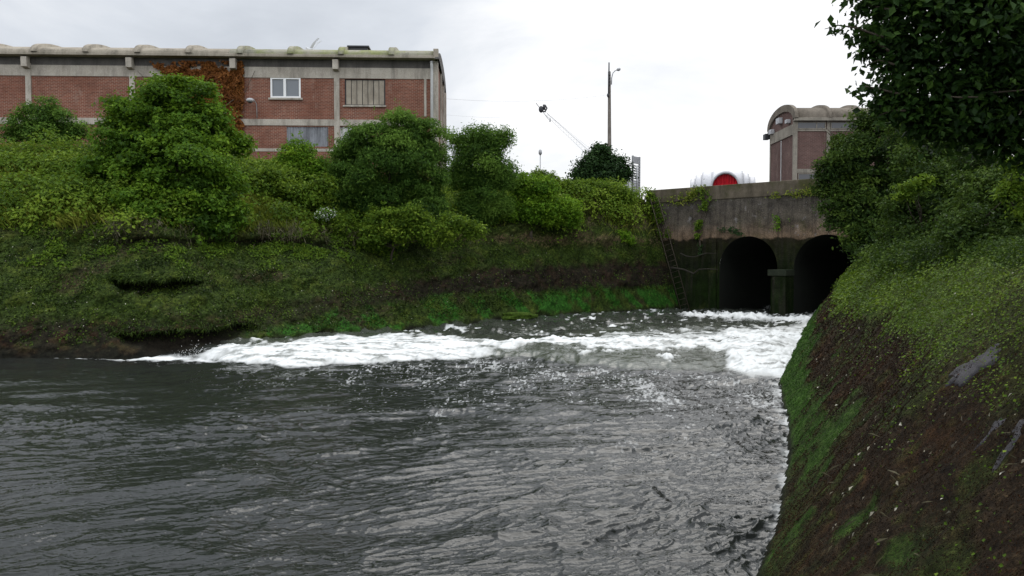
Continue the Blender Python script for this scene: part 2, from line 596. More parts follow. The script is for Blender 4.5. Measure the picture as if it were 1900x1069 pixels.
# ragged lip where the turf overhangs the revetment
dlip = 4.5 - 2.95 * sm(780, 1215, px_)
inn += amp * 0.40 * np.exp(-((DD - dlip + .62) / 0.28) ** 2) * sm(100, 180, px_) * (1 - sm(820, 900, px_)) * sm(-.35, .25, fbm(X * .5, 6.2, 0.3, 3))
inn -= amp * 0.45 * np.exp(-((DD - dlip) / 0.35) ** 2) * (0.4 + sm(-0.2, 0.5, fbm(X * 0.8, 2.2, 0.3, 3)))


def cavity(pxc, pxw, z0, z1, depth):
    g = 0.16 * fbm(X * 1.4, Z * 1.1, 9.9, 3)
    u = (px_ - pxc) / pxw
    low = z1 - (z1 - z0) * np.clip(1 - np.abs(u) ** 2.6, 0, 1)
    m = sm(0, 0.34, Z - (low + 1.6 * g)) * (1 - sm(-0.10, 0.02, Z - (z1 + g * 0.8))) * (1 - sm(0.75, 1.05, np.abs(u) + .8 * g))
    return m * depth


lip_shade = np.exp(-((DD - dlip + .6) / 0.33) ** 2) * sm(110, 190, px_) * (1 - sm(820, 900, px_))
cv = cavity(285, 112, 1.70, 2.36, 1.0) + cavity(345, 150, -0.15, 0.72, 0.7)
inn += cv
# outcrops left of and under the hollow
inn -= 0.35 * np.exp(-(((px_ - 380) / 22) ** 2 + ((Z - 1.75) / 0.25) ** 2)) + 0.3 * np.exp(-(((px_ - 207) / 16) ** 2 + ((Z - 1.95) / 0.2) ** 2))
X += Ldir[SS, 0] * inn
Y += Ldir[SS, 1] * inn
VL = np.stack([X, Y, Z], -1)

# colours of the moss, mud and earth zones on the bank
n1 = fbm(X * 0.5, Z * 0.9, Y * 0.3, 4); n2 = fbm(X * 1.6, Z * 2.2, Y * 1.2, 4); n3 = fbm(X * 5, Y * 5, Z * 5, 3)
diag = fbm((X + Z * 0.9) * 1.3, Z * 0.45, 3.3, 4)


def lerp3(a, b, w):
    return a * (1 - w[..., None]) + np.array(b) * w[..., None]


rt = sm(330, 470, px_)
c_moss = np.array((0.029, 0.047, 0.009))
Cc = np.broadcast_to(c_moss, X.shape + (3,)).copy()
Cc = lerp3(Cc, (0.048, 0.067, 0.011), sm(-0.1, 0.5, n2))
Cc = lerp3(Cc, (0.036, 0.027, 0.016), sm(0.05, 0.6, n1) * 0.8)
# brown-black mud band
bl_ = np.interp(px_, [400, 500, 640, 860, 1200], [.40, .50, .95, 1.36, 1.5]) + 0.22 * n1
bh_ = np.interp(px_, [400, 500, 640, 860, 960, 1200], [1.1, 1.25, 1.75, 2.2, 2.65, 2.85]) + 0.22 * n2
mud = sm(-0.15, 0.2, Z - bl_) * (1 - sm(-0.2, 0.3, Z - bh_)) * rt * (.72 + .28 * sm(560, 900, px_))
mud_l = (1 - sm(0.75, 1.25, Z + 0.35 * n1)) * (1 - rt)
Cc = lerp3(Cc, (0.016, 0.012, 0.009), np.clip(mud * 0.95 + mud_l * 0.9, 0, 1))
Cc = lerp3(Cc, (0.040, 0.021, 0.013), sm(0.0, 0.5, n2) * np.clip(.4 * mud + mud_l, 0, 1) * 0.8)
# vivid algae just above the water, in slanting streaks
alg = (1 - sm(-0.12, 0.35, Z - bl_ + 0.30 * diag)) * sm(0.15, 0.5, Z + 0.25 * n2) * sm(-0.12, 0.22, 1.2 * diag + .5 * n2 + .25 * n3)
Cc = lerp3(Cc, (0.022, 0.082, 0.010), np.clip(alg * (0.15 + 0.85 * rt), 0, 1) * 0.95)
Cc = lerp3(Cc, (0.009, 0.009, 0.006), 1 - sm(0.05, 0.40, Z + 0.15 * n2))
# bare earth at the lip and dark soil under the plants
ear = np.exp(-((Z - 4.25 - 0.2 * n1) / 0.28) ** 2) * (0.3 + 0.7 * sm(880, 1020, px_))
Cc = lerp3(Cc, (0.115, 0.080, 0.048), np.clip(ear * (0.65 + 0.6 * n2), 0, 0.9))
soil = sm(4.5, 5.2, Z + 0.25 * n1)
Cc = lerp3(Cc, (0.034, 0.040, 0.011), soil)
Cc = lerp3(Cc, (0.10, 0.078, 0.050), soil * sm(1080, 1150, px_) * sm(-0.1, 0.4, n2) * 0.8)
Cc = np.clip(Cc * (1 + 0.55 * n3[..., None]), 0.003, 1)


Cc = lerp3(Cc, (0.012, 0.010, 0.007), np.clip(cv * 1.3 + .85 * lip_shade, 0, .92))  # hollows and lip underside: dark soil, with the recess shade put into the colour


def bank_mat(name):
    t = NT(name)
    p = t.pos()
    col = t.attr('Col')
    f = t.noise(p, 9.0, 6, 0.7)
    col = t.mix(1.0, col, t.ramp(f, [(0.25, (0.22, 0.22, 0.22)), (0.5, (1, 1, 1)), (0.75, (2.3, 2.3, 2.1))]), 'MULTIPLY')
    g = t.noise(p, 38.0, 4, 0.75)
    col = t.mix(1.0, col, t.ramp(g, [(0.3, (0.3, 0.3, 0.3)), (0.55, (1, 1, 1)), (0.75, (2.2, 2.2, 2.0))]), 'MULTIPLY')
    h = t.math('ADD', f, t.math('MULTIPLY', g, 0.4))
    return t.done(col, 0.9, t.bump(h, 0.9, 0.06), 0.08)


M['bank'] = bank_mat('mossy_bank')
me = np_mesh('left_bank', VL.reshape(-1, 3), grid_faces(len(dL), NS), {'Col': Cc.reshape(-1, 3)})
o = link('bank', me, M['bank'])
tag(o, 'mossy eroded bank left of the river under the brick warehouse', 'river bank', kind='structure')

# ---- right bank
Rw = [(-10, -28), (-1.2, -2), (0.9, 3.8)] + [tuple(G(*p)[:2]) for p in
      [(1405, 1069), (1441, 960), (1462, 870), (1466, 820), (1455, 760), (1444, 712), (1452, 680), (1466, 650), (1483, 620)]]
Rw.append(tuple(W0 + WD * 8.0 + WN * 0.05))
Rw = resample(Rw, 3000)
NR_ = 560
wy = Rw[:, 1]
den = np.clip(18.0 / np.maximum(wy, 4), 0.25, 2.2) * np.where(wy < 4, 0.2, 1)
cs_ = np.cumsum(den * np.concatenate([[0], np.linalg.norm(np.diff(Rw, axis=0), axis=1)]))
sl = np.linspace(0, cs_[-1], NR_)
Rw = np.stack([np.interp(sl, cs_, Rw[:, i]) for i in range(2)], 1)
bl2 = sm(15, 42, Rw[:, 1])[:, None]
Rdir = unit((1 - bl2) * np.array((0.93, -0.37)) + bl2 * np.array((0.723, -0.691)))
dR = np.concatenate([np.linspace(-1.2, 0, 14)[:-1], np.linspace(0, 3.6, 190)[:-1], np.linspace(3.6, 8, 50)[:-1], np.linspace(8, 40, 24)])
DD2, S2 = np.meshgrid(dR, np.arange(NR_), indexing='ij')
XR = Rw[S2, 0] + Rdir[S2, 0] * DD2
YR = Rw[S2, 1] + Rdir[S2, 1] * DD2
ZR = np.interp(DD2, [-1.2, 0, 0.75, 1.7, 2.5, 2.9, 3.6, 5, 8, 14, 40], [-1.5, 0, .95, 2.12, 2.92, 3.08, 3.2, 3.7, 5.6, 6.4, 6.5])
am = sm(-0.3, 0.3, DD2)
ZR += .03 * sm(.3, .6, ZR) * fbm(XR * 4, YR * 4, ZR * 4 + 9, 3)
ZR += am * (0.10 * fbm(XR * 0.5, YR * 0.5, 7.0, 4) + 0.035 * fbm(XR * 2.2, YR * 2.2, ZR * 2.0, 4) + 0.015 * fbm(XR * 8, YR * 8, ZR * 8, 3))
i2 = (0.09 * fbm(YR * 0.35, ZR * 0.6, 2.2, 3) + 0.035 * fbm(YR * 2.0, ZR * 2.0, 5.2, 3)) * (0.15 + 0.85 * sm(.3, 1.3, ZR))
# a long crease in the moss near the far end
i2 += 0.10 * np.exp(-((ZR - 0.55 - (28 - YR) * 0.045) / 0.06) ** 2) * sm(17, 21, YR)
XR += Rdir[S2, 0] * i2; YR += Rdir[S2, 1] * i2
VR = np.stack([XR, YR, ZR], -1)
n1 = fbm(YR * 0.5, ZR * 0.8, XR * 0.3 + 4, 4); n2 = fbm(YR * 1.7, ZR * 1.9, XR * 1.2, 4); n3 = fbm(XR * 7, YR * 7, ZR * 7, 3)
Cr = np.broadcast_to(np.array((0.025, 0.017, 0.010)), XR.shape + (3,)).copy()
Cr = lerp3(Cr, (0.042, 0.018, 0.009), sm(0.0, 0.6, n2 + .4 * sm(14, 24, YR)))
Cr = lerp3(Cr, (0.022, 0.019, 0.011), sm(0.0, 0.6, n1))
gl = 0.62 + 0.45 * sm(14, 24, YR) + 0.28 * n1
nearfade = sm(9.0, 13.5, YR + 2.5 * n1)
Cr = lerp3(Cr, (0.030, 0.070, 0.009), (1 - sm(-0.22, 0.22, ZR - gl + 0.25 * n2)) * (0.12 + 0.88 * nearfade) * 0.95)
Cr = lerp3(Cr, (0.030, 0.062, 0.010), sm(0.25, 0.6, n1 - n2) * (1 - sm(1.0, 1.6, ZR)) * 0.8)
grn = sm(-0.2, 0.25, ZR - (2.05 - 0.35 * sm(14, 26, YR)) + 0.35 * n1)
Cr = lerp3(Cr, (0.050, 0.072, 0.013), grn * (0.35 + 0.65 * sm(5, 12, YR)))
Cr = lerp3(Cr, (0.028, 0.040, 0.010), sm(0.0, 0.5, n2 + 0.5 * n1) * (1 - grn) * 0.85 * (1 - .6 * sm(14, 22, YR)))
Cr = lerp3(Cr, (0.020, 0.024, 0.009), sm(3.2, 3.9, ZR))
Cr = lerp3(Cr, (0.010, 0.012, 0.006), 1 - sm(0.0, 0.12, ZR))
Cr = np.clip(Cr * (1 + 0.6 * n3[..., None]), 0.003, 1)
me = np_mesh('right_bank', VR.reshape(-1, 3), grid_faces(len(dR), NR_)[:, ::-1], {'Col': Cr.reshape(-1, 3)})
o = link('bank', me, M['bank'])
tag(o, 'steep bank with green moss and red brown weed right of the river', 'river bank', kind='structure')

_allv = np.concatenate([VL.reshape(-1, 3), VR.reshape(-1, 3)])


def gz(x, y):
    return float(_allv[np.argmin((_allv[:, 0] - x) ** 2 + (_allv[:, 1] - y) ** 2), 2])


# normals of a bank grid
def grid_normals(V, flip=1):
    a = np.gradient(V, axis=0); b = np.gradient(V, axis=1)
    return unit(np.cross(a, b) * flip)


NL = grid_normals(VL); NL *= np.sign(NL[..., 2:3] + 1e-6)
NRm = grid_normals(VR); NRm *= np.sign(NRm[..., 2:3] + 1e-6)


def areas(V):
    a = np.gradient(V, axis=0); b = np.gradient(V, axis=1)
    return np.linalg.norm(np.cross(a, b), axis=-1)


AL, AR = areas(VL), areas(VR)


def scatter(V, N, A, W, n):
    p = (A * W).ravel(); p = p / p.sum()
    idx = R.choice(len(p), n, p=p)
    st = V.shape[1]
    r, c = idx // st, idx % st
    r2 = np.clip(r + 1, 0, V.shape[0] - 1); c2 = np.clip(c + 1, 0, st - 1)
    u, v = R.random((2, n, 1))
    pos = V[r, c] + (V[r2, c] - V[r, c]) * u + (V[r, c2] - V[r, c]) * v
    return pos, N[r, c], r, c


# ------------------------------------------------------------------ ground, road, bed
mb = MB().add([(-1500, -1500, -1.55), (1500, -1500, -1.55), (1500, 1500, -1.55), (-1500, 1500, -1.55)], [(0, 1, 2, 3)])
o = mb.build('ground', M['bed']); tag(o, 'muddy bed and low land under the river', 'ground', kind='structure')
a = wall_pt(-2.6, -0.5); b = wall_pt(26, -0.5)
pts = [(a[0], a[1]), (b[0], b[1]), (60, 10), (300, 10), (300, 600), (-200, 600), (-200, 75), (-12, 75), (2, 57)]
zr = 6.62
mb = MB().add([(x, y, zr) for x, y in pts] + [(x, y, 5.2) for x, y in pts],
              [tuple(range(len(pts)))] + [(i, i + len(pts), (i + 1) % len(pts) + len(pts), (i + 1) % len(pts)) for i in range(len(pts))])
o = mb.build('road', M['road']); tag(o, 'asphalt quay road behind the culvert parapet', 'road', kind='structure')

# ------------------------------------------------------------------ water
FRONT = np.array([(-400, 660), (240, 661), (335, 663), (400, 670), (480, 681), (560, 685), (640, 682), (760, 674), (860, 668), (950, 669),
                  (1030, 673), (1110, 684), (1180, 690), (1250, 690), (1330, 692), (1360, 698), (1400, 705), (1450, 706), (1900, 706)], float)
TOP = np.array([(-400, 659), (240, 660), (335, 662), (420, 652), (520, 646), (640, 638), (740, 633), (800, 636), (880, 643), (960, 644),
                (1040, 640), (1120, 633), (1200, 629), (1280, 626), (1350, 622), (1420, 622), (1500, 616), (1900, 610)], float)
cols = np.concatenate([np.linspace(-1500, -160, 260)[:-1], np.linspace(-160, 1680, 880), np.linspace(1680, 2300, 60)[1:]])
rows = np.concatenate([np.linspace(1230, 1072, 60)[:-1], np.linspace(1072, 560, 500)])
PXg, PYg = np.meshgrid(cols, rows)
a, b, c = ray(PXg, PYg)
k = -EYE / c
XW, YW = a * k, b * k
fr = np.interp(PXg, FRONT[:, 0], FRONT[:, 1]); tp = np.interp(PXg, TOP[:, 0], TOP[:, 1])
jag = 5.0 * fbm(XW * 0.9, YW * 0.5, 1.1, 4) + 2.0 * fbm(XW * 3.5, YW * 2.0, 1.7, 3)
fr2 = fr + jag * sm(335, 420, PXg); tp2 = tp + jag
tt = np.clip((fr2 - PYg) / np.maximum(fr2 - tp2, 1.0), -5, 8)         # 0 at the front foot, 1 at the upstream edge
act = sm(320, 460, PXg)
LEV = 0.20
crest = act * (0.20 * np.exp(-((tt - 0.55) / 0.35) ** 2) + 0.10 * np.exp(-((tt - 0.16) / 0.14) ** 2))
crest = crest * (1 + 0.5 * sm(1330, 1360, PXg) * (1 - sm(1440, 1480, PXg)))
lev = LEV * act * sm(-0.05, 0.75, tt)
ca, sa = math.cos(0.22), math.sin(0.22)
A_, B_ = XW * ca + YW * sa, -XW * sa + YW * ca
wx = 0.5 * fbm(A_ * 0.25, B_ * 0.25, 2.0, 3)
wy_ = 0.5 * fbm(A_ * 0.25, B_ * 0.25, 8.0, 3)
ridge = lambda v: 1 - 2 * np.abs(v)
right = sm(0.02, 0.36, XW / YW)
calm = 0.70 + 0.65 * right + 0.3 * fbm(XW * 0.12, YW * 0.12, 6.0, 2)
rdg = lambda v: (1 - np.abs(v)) ** 3 - .45
cb_a = 0.22 + 0.25 * sm(14, 7, YW)
A2, B2 = XW * np.cos(cb_a) + YW * np.sin(cb_a), -XW * np.sin(cb_a) + YW * np.cos(cb_a)
patch = 0.55 + 0.9 * sm(-.35, .45, fbm(A_ * .22, B_ * .55, 14., 3))
wav = 0.080 * fbm(A_ * 0.35 + wx, B_ * 0.70 + wy_, 0.3, 3)
wav = wav + 0.042 * calm * patch * rdg(1.6 * pn(A_ * 0.62 + wx * 2, B_ * 1.5 + wy_ * 2, 3.3))
wav = wav + 0.025 * calm * patch * rdg(1.7 * pn(A2 * 1.9 + wx * 3, B2 * 4.0 + wy_ * 3, 5.3))
wav = wav + 0.014 * calm * rdg(1.7 * pn(A2 * 4.4 + wx * 4, B2 * 8.0 + wy_ * 4, 7.3)) * np.clip(2.2 - YW / 14, 0.5, 1)
wav = wav + 0.005 * calm * rdg(1.6 * pn(XW * 9.0 + wx * 4, YW * 13.0 + wy_ * 4, 9.3)) * np.clip(2.0 - YW / 12, 0.0, 1)
wav = wav * (1 - .6 * act * sm(-.05, .05, tt) * (1 - sm(.35, .6, tt)))
up = act * sm(0.8, 1.6, tt)
wav = wav * (1 + 1.0 * up) + 0.13 * up * rdg(1.6 * pn(XW * 0.8, YW * 0.7, 1.9)) + .08 * up * fbm(XW * 2, YW * 1.5, 4.4, 3)
# a slow swirl near the right shore
c0 = G(1105, 925)
rr_ = np.hypot(XW - c0[0], YW - c0[1]); th_ = np.arctan2(YW - c0[1], XW - c0[0])
wav = wav + 0.018 * np.exp(-((rr_ - 0.75) / 0.5) ** 2) * np.sin(rr_ * 17 - th_) * sm(-0.6, 0.8, np.cos(th_ + 0.4))
wav = wav - 0.03 * np.exp(-(rr_ / 0.45) ** 2)

# foam
h1 = fbm(XW * 0.8, YW * 0.45, 11.0, 5); h2 = fbm(XW * 2.6, YW * 1.5, 12.0, 4); h3 = fbm(XW * 7, YW * 4, 13.0, 3)
band = act * sm(-0.03, 0.10, tt) * (1 - sm(0.9, 1.12, tt + 0.15 * h1))
band = np.maximum(band, (1 - act) * np.exp(-((PYg - fr - 1) / 3.0) ** 2) * sm(-0.45, 0.1, h1 + 0.25) * 0.9)
solid = (1 - sm(830, 960, PXg)) * (1 - .55 * sm(.75, 1.0, tt + .2 * h1)) + sm(1340, 1362, PXg) * (1 - .5 * sm(.7, .95, tt + .25 * h2))
mid = sm(0.32, 0.60, tt + 0.30 * h1 + 0.12 * h2)
mid2 = mid * (1 - 0.65 * sm(0.62, 0.8, tt + 0.3 * h2) * sm(1020, 1120, PXg))
foam = band * np.clip(solid + (1 - np.clip(solid, 0, 1)) * mid2, 0, 1)
foam = np.clip(foam * 1.35 + 0.35 * (h2 * 0.6 + h3 * 0.5) * (foam > 0.03), 0, 1)
foam = foam * (1 - 0.75 * sm(-.05, 0.50, fbm(XW * .9 + YW * .5, YW * 3.2, 15., 5) + .3 * h3 + .12) * band)
# upstream streaks and flecks
upf = act * sm(0.95, 1.15, tt) * sm(0.18, 0.62, h1 * 0.55 + fbm(XW * 2.2, YW * 2.0, 12.5, 5) * 0.7 + 0.05 * sm(1100, 1350, PXg) - 0.10)
foam = np.maximum(foam, upf * 0.85)
# foam rollers where the water leaves the culverts
cul = np.exp(-((PYg - (590 + (PXg - 1270) * 0.045) - 3 * h1) / (4.0 + 3 * h2)) ** 2) * sm(1245, 1290, PXg)
foam = np.maximum(foam, np.clip(cul * (1.1 + 0.8 * h2), 0, 1))
# flecks drifting below the front
dist = (PYg - fr2)
dn = sm(0, 6, dist) * np.exp(-np.maximum(dist, 0) / (20 + 62 * sm(560, 860, PXg))) * act * sm(380, 700, PXg)
h4 = fbm(XW * 14, YW * 6.5, 21.0, 2) * .8 + .35 * fbm(XW * 3, YW * 2, 22., 2)
fl = sm(0.16, 0.50, h4 * 0.8 + h3 * 0.3 + 0.45 * h1 + 0.30 * dn - 0.24)
foam = np.maximum(foam, np.clip(fl * dn * 1.0, 0, 0.33))
# sparse flecks farther out and lace along the right shore
edge_x = np.interp(YW, Rw[:, 1], Rw[:, 0])
lace = np.exp(-np.maximum(edge_x - XW, 0) / (0.05 + 0.005 * YW)) * sm(-0.35, 0.3, h2 + 0.5 * h3) * sm(7, 12, YW)
foam = np.maximum(foam, np.clip(lace * 0.55, 0, 1))
lump = (0.07 * h1 + 0.085 * h2 + 0.05 * h3 + .05 * fbm(XW * 1.0, YW * 4.0, 31., 3)) * np.clip(foam, 0, 1) * np.clip(band + cul, 0, 1) * (.35 + .65 * sm(800, 1000, PXg))
lump = lump + 0.10 * cul * (0.6 + h2)
ZW = lev + crest + wav + np.maximum(lump, -0.05)
murk = act * sm(-0.02, 0.05, tt) * (1 - sm(0.9, 1.5, tt)) + 0.40 * up * (1 + .8 * fbm(XW * .6, YW * 1.2, 41., 3))
VW = np.stack([XW, YW, ZW], -1).reshape(-1, 3)
Fw = grid_faces(len(rows), len(cols))
# a plain sheet far out of view carries the river on round the shown part
nb = len(VW)
ext = np.array([(-80, -30, -.07), (60, -30, -.07), (60, 6.0, -.07), (-80, 6.0, -.07), (-80, 6.0, -.07), (60, 6.0, -.07), (60, 60, -.07), (-80, 60, -.07)])
VW = np.concatenate([VW, ext])
Fw = np.concatenate([Fw, np.array([[nb, nb + 1, nb + 2, nb + 3], [nb + 4, nb + 5, nb + 6, nb + 7]])])
fo = np.concatenate([foam.ravel(), np.zeros(8)]); mk = np.concatenate([np.clip(murk, 0, 1).ravel(), np.zeros(8)])

t = NT('river_water')
p = t.pos()
fa = t.attr('foam', 'Fac'); ma = t.attr('murk', 'Fac')
col = t.mix(ma, (0.0155, 0.0175, 0.016), (0.070, 0.077, 0.061))
fn = t.noise(p, 16.0, 5, 0.7)
ff = t.math('MULTIPLY', fa, t.math('ADD', 0.55, t.math('MULTIPLY', fn, 0.9)))
ffr = t.ramp(ff, [(0.06, (0, 0, 0)), (0.45, (.62, .62, .62)), (0.95, (1, 1, 1))])
col2 = t.mix(ffr, col, (0.64, 0.655, 0.65))
mpv = t.mapping(p, (1.0, 2.1, 1.0), (0, 0, -0.22))
b1 = t.noise(mpv, 4.5, 3, 0.5, 0.5)
b2 = t.noise(mpv, 15.0, 2, 0.5, 0.3)
hh = t.math('ADD', b1, t.math('MULTIPLY', b2, 0.18))
nrm = t.bump(hh, 0.35, 0.045)
M['water'] = t.done(col2, t.n('ShaderNodeMapRange', Value=ffr, **{'To Min': 0.02, 'To Max': 0.85}).outputs[0], nrm, 0.5)
t.b.inputs['IOR'].default_value = 1.33
me = np_mesh('river', VW, Fw, {'foam': fo, 'murk': mk})
o = link('water', me, M['water'])
tag(o, 'dark rippled river water with a white standing wave', 'river', kind='structure')

# spray thrown up where the wave meets the left bank
mb = MB()
rg = random.Random(5)
sp0 = G(352, 662)
for i in range(130):
    q = sp0 + np.array((rg.gauss(0.2, .30), rg.gauss(.1, .15), abs(rg.gauss(0.0, .17)) + .02))
    mb.ball(q, rg.uniform(.004, .013), 5, 4)
o = mb.build('spray', plain('spray_white', (0.8, 0.8, 0.8), 0.4), None, True)
tag(o, 'fine white spray where the standing wave hits the left bank', 'spray', kind='stuff')

# ------------------------------------------------------------------ culvert wall
ang = math.atan2(WD[1], WD[0])
wroot = empty('culvert_wall', (W0[0], W0[1], 0), ang)
tag(wroot, 'concrete river wall with two dark arched culvert mouths', 'wall')
T0, T1, ZT, ZP = -2.42, 24.0, 6.55, 7.36
ARCH = [(2.61, 6.10), (7.04, 10.53)]
SPR, NA = 2.66, 28
ARISE = 1.74
V, Q = [], []


def quad(p0, p1, p2, p3):
    n = len(V)
    V.extend([p0, p1, p2, p3]); Q.append((n, n + 1, n + 2, n + 3))


def fine(t0, t1, z0, z1, y=0.0):
    nt = max(1, int((t1 - t0) / 0.25)); nz = max(1, int((z1 - z0) / 0.25))
    ts = np.linspace(t0, t1, nt + 1); zs = np.linspace(z0, z1, nz + 1)
    for i in range(nt):
        for j in range(nz):
            quad((ts[i], y, zs[j]), (ts[i + 1], y, zs[j]), (ts[i + 1], y, zs[j + 1]), (ts[i], y, zs[j + 1]))


edges = [T0] + [e for ar in ARCH for e in ar] + [T1]
for i in range(0, len(edges), 2):
    fine(edges[i], edges[i + 1], -1.5, ZT)
arcs = []
for (t0, t1) in ARCH:
    tc, hw = (t0 + t1) / 2, (t1 - t0) / 2
    th = np.linspace(math.pi, 0, NA + 1)
    ap = [(tc + hw * math.cos(x), SPR + ARISE * math.sin(x)) for x in th]
    arcs.append((t0, t1, ap))
    for (ta, za), (tb, zb) in zip(ap[:-1], ap[1:]):
        quad((ta, 0, za), (tb, 0, zb), (tb, 0, ZT), (ta, 0, ZT))
Vn = np.array(V, float)
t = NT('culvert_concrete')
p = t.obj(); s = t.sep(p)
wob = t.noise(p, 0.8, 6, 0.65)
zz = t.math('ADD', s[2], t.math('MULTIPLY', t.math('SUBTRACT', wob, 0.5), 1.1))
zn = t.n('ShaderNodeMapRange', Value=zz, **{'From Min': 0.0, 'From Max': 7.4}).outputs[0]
col = t.ramp(zn, [(0.0, (0.006, 0.013, 0.003)), (0.14, (0.008, 0.017, 0.003)), (0.40, (0.008, 0.012, 0.004)), (0.52, (0.013, 0.015, 0.005)), (0.575, (0.016, 0.014, 0.007)),  # lower stops: wet black algae, darkened further to stand for shade
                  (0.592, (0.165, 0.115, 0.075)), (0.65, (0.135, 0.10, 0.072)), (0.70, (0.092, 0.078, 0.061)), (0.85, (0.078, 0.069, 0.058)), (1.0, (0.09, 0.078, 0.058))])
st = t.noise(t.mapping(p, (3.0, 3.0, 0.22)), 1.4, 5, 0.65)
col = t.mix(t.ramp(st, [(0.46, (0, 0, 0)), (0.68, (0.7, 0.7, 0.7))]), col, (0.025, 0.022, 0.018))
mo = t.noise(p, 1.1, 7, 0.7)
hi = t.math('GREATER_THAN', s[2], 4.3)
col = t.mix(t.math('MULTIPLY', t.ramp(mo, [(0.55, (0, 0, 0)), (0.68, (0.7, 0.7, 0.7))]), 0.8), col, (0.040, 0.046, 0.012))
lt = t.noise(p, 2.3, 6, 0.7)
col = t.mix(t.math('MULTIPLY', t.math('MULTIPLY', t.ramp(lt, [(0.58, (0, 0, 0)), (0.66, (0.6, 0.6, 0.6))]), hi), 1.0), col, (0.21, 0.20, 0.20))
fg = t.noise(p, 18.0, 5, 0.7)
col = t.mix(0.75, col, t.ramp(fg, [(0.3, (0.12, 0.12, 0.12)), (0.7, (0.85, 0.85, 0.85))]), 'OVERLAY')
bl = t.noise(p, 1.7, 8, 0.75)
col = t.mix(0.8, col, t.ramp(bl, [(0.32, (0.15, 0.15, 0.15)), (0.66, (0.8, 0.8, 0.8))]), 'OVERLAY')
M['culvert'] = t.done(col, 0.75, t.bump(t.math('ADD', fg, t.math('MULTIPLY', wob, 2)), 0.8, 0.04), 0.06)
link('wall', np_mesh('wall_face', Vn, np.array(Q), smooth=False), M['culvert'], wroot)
M['parapet'] = weathered('mossy_parapet', (0.075, 0.064, 0.046), (0.135, 0.112, 0.084), 2.2, True, 0.95, 0.7, (0.046, 0.048, 0.016), 0.1)
mb = MB().box(-2.42, T1, -0.05, 0.5, ZT, ZP)
mb.build('parapet', M['parapet'], wroot, bevel=0.04)
# tunnel barrels
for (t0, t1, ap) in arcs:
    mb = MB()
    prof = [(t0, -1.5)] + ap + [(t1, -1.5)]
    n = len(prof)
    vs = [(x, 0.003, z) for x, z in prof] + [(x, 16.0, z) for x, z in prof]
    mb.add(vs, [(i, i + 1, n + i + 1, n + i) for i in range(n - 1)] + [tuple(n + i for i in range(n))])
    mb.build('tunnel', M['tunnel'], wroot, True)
# cutwater pier between the mouths, and a low buttress left of the first mouth
mb = MB()
mb.add([(6.10, 0.0, -1.5), (6.10, -0.75, -1.5), (6.32, -1.0, -1.5), (7.04, -1.0, -1.5), (7.04, 0, -1.5),
        (6.10, 0.0, 2.22), (6.10, -0.75, 2.22), (6.32, -1.0, 2.22), (7.04, -1.0, 2.22), (7.04, 0, 2.22)],
       [(0, 1, 6, 5), (1, 2, 7, 6), (2, 3, 8, 7), (3, 4, 9, 8), (5, 6, 7, 8, 9)])
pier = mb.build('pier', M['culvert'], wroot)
mb = MB().box(6.05, 7.09, -1.06, -0.003, 2.223, 2.56)
mb.build('pier_cap', weathered('pier_cap_concrete', (0.010, 0.016, 0.007), (0.022, 0.027, 0.014), 3, True), pier, bevel=0.03)
mb = MB().box(2.0, 2.45, -0.16, 0.02, -1.5, 4.25)
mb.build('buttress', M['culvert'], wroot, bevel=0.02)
mb = MB().box(-2.7, 16, -0.05, 0.02, 4.26, 4.36)

# a fallen branch caught on the wall
br = empty('fallen_branch', wall_pt(0.6, 0.15, 2.3))
tag(br, 'bare dead branch caught across the dark wall left of the first culvert mouth', 'branch')
bq = [P(1246, 497, 47.2), P(1268, 500, 46.9), P(1287, 508, 46.6), P(1297, 500, 46.3), P(1312, 499, 46.0), P(1332, 500, 45.6)]
o_ = np.array(br.location)
MB().tube([q - o_ for q in bq], [.06, .055, .05, .04, .03, .02], 6).build('stem', M['dead_wood'], br, True)
MB().tube([q - o_ for q in [P(1262, 470, 46.8), P(1275, 476, 46.6), P(1288, 477, 46.5), P(1310, 470, 46.0), P(1330, 470, 45.7)]], [.03, .035, .03, .022, .015], 6).build('twig', M['dead_wood'], br, True)

# ladder lying up the corner between bank and wall
lb = wall_pt(0.72, 0.40, -0.2); lt_ = P(1203, 372, 48.6)
lt_ = wall_pt(-1.62, 0.40, 6.9)
ld = empty('ladder', (lb[0], lb[1], 0))
tag(ld, 'rusty iron ladder leaning up the corner of the culvert wall', 'ladder')
o_ = np.array(ld.location)
ax = unit(lt_ - lb)
sd = unit(np.cross(ax, np.array((WN[0], WN[1], 0.35))))
Ln = np.linalg.norm(lt_ - lb)
for sgn in (-1, 1):
    MB().tube([lb + sd * .26 * sgn - o_, lt_ + sd * .26 * sgn - o_], .026, 6).build('rail', M['rust'], ld, True)
nr = int(Ln / 0.33)
for i in range(1, nr):
    q = lb + ax * (i * Ln / nr)
    MB().tube([q - sd * .26 - o_, q + sd * .26 - o_], .014, 6).build('rung', M['rust'], ld, True)

# ------------------------------------------------------------------ brick warehouse
PH = math.radians(2.2)
Q0 = P(812, 300, 48.5)[:2]
nx, ny = np.array((math.cos(PH), math.sin(PH))), np.array((-math.sin(PH), math.cos(PH)))


def FU(px, py, y=0.0):
    a, b, c = ray(px, py)
    o0 = Q0 + ny * y
    k = (o0 @ ny) / (np.array((a, b)) @ ny)
    q = np.array((a * k, b * k)) - Q0
    return float(q @ nx), EYE + c * k


def FB(mb, x0, y0, x1, y1, d0, d1):
    """box on the facade over an image rectangle read at the facade plane, depth d0..d1"""
    u0, za = FU(x0, (y0 + y1) / 2); u1, _ = FU(x1, (y0 + y1) / 2)
    xm = (x0 + x1) / 2
    return mb.box(u0, u1, d0, d1, FU(xm, y1)[1], FU(xm, y0)[1])


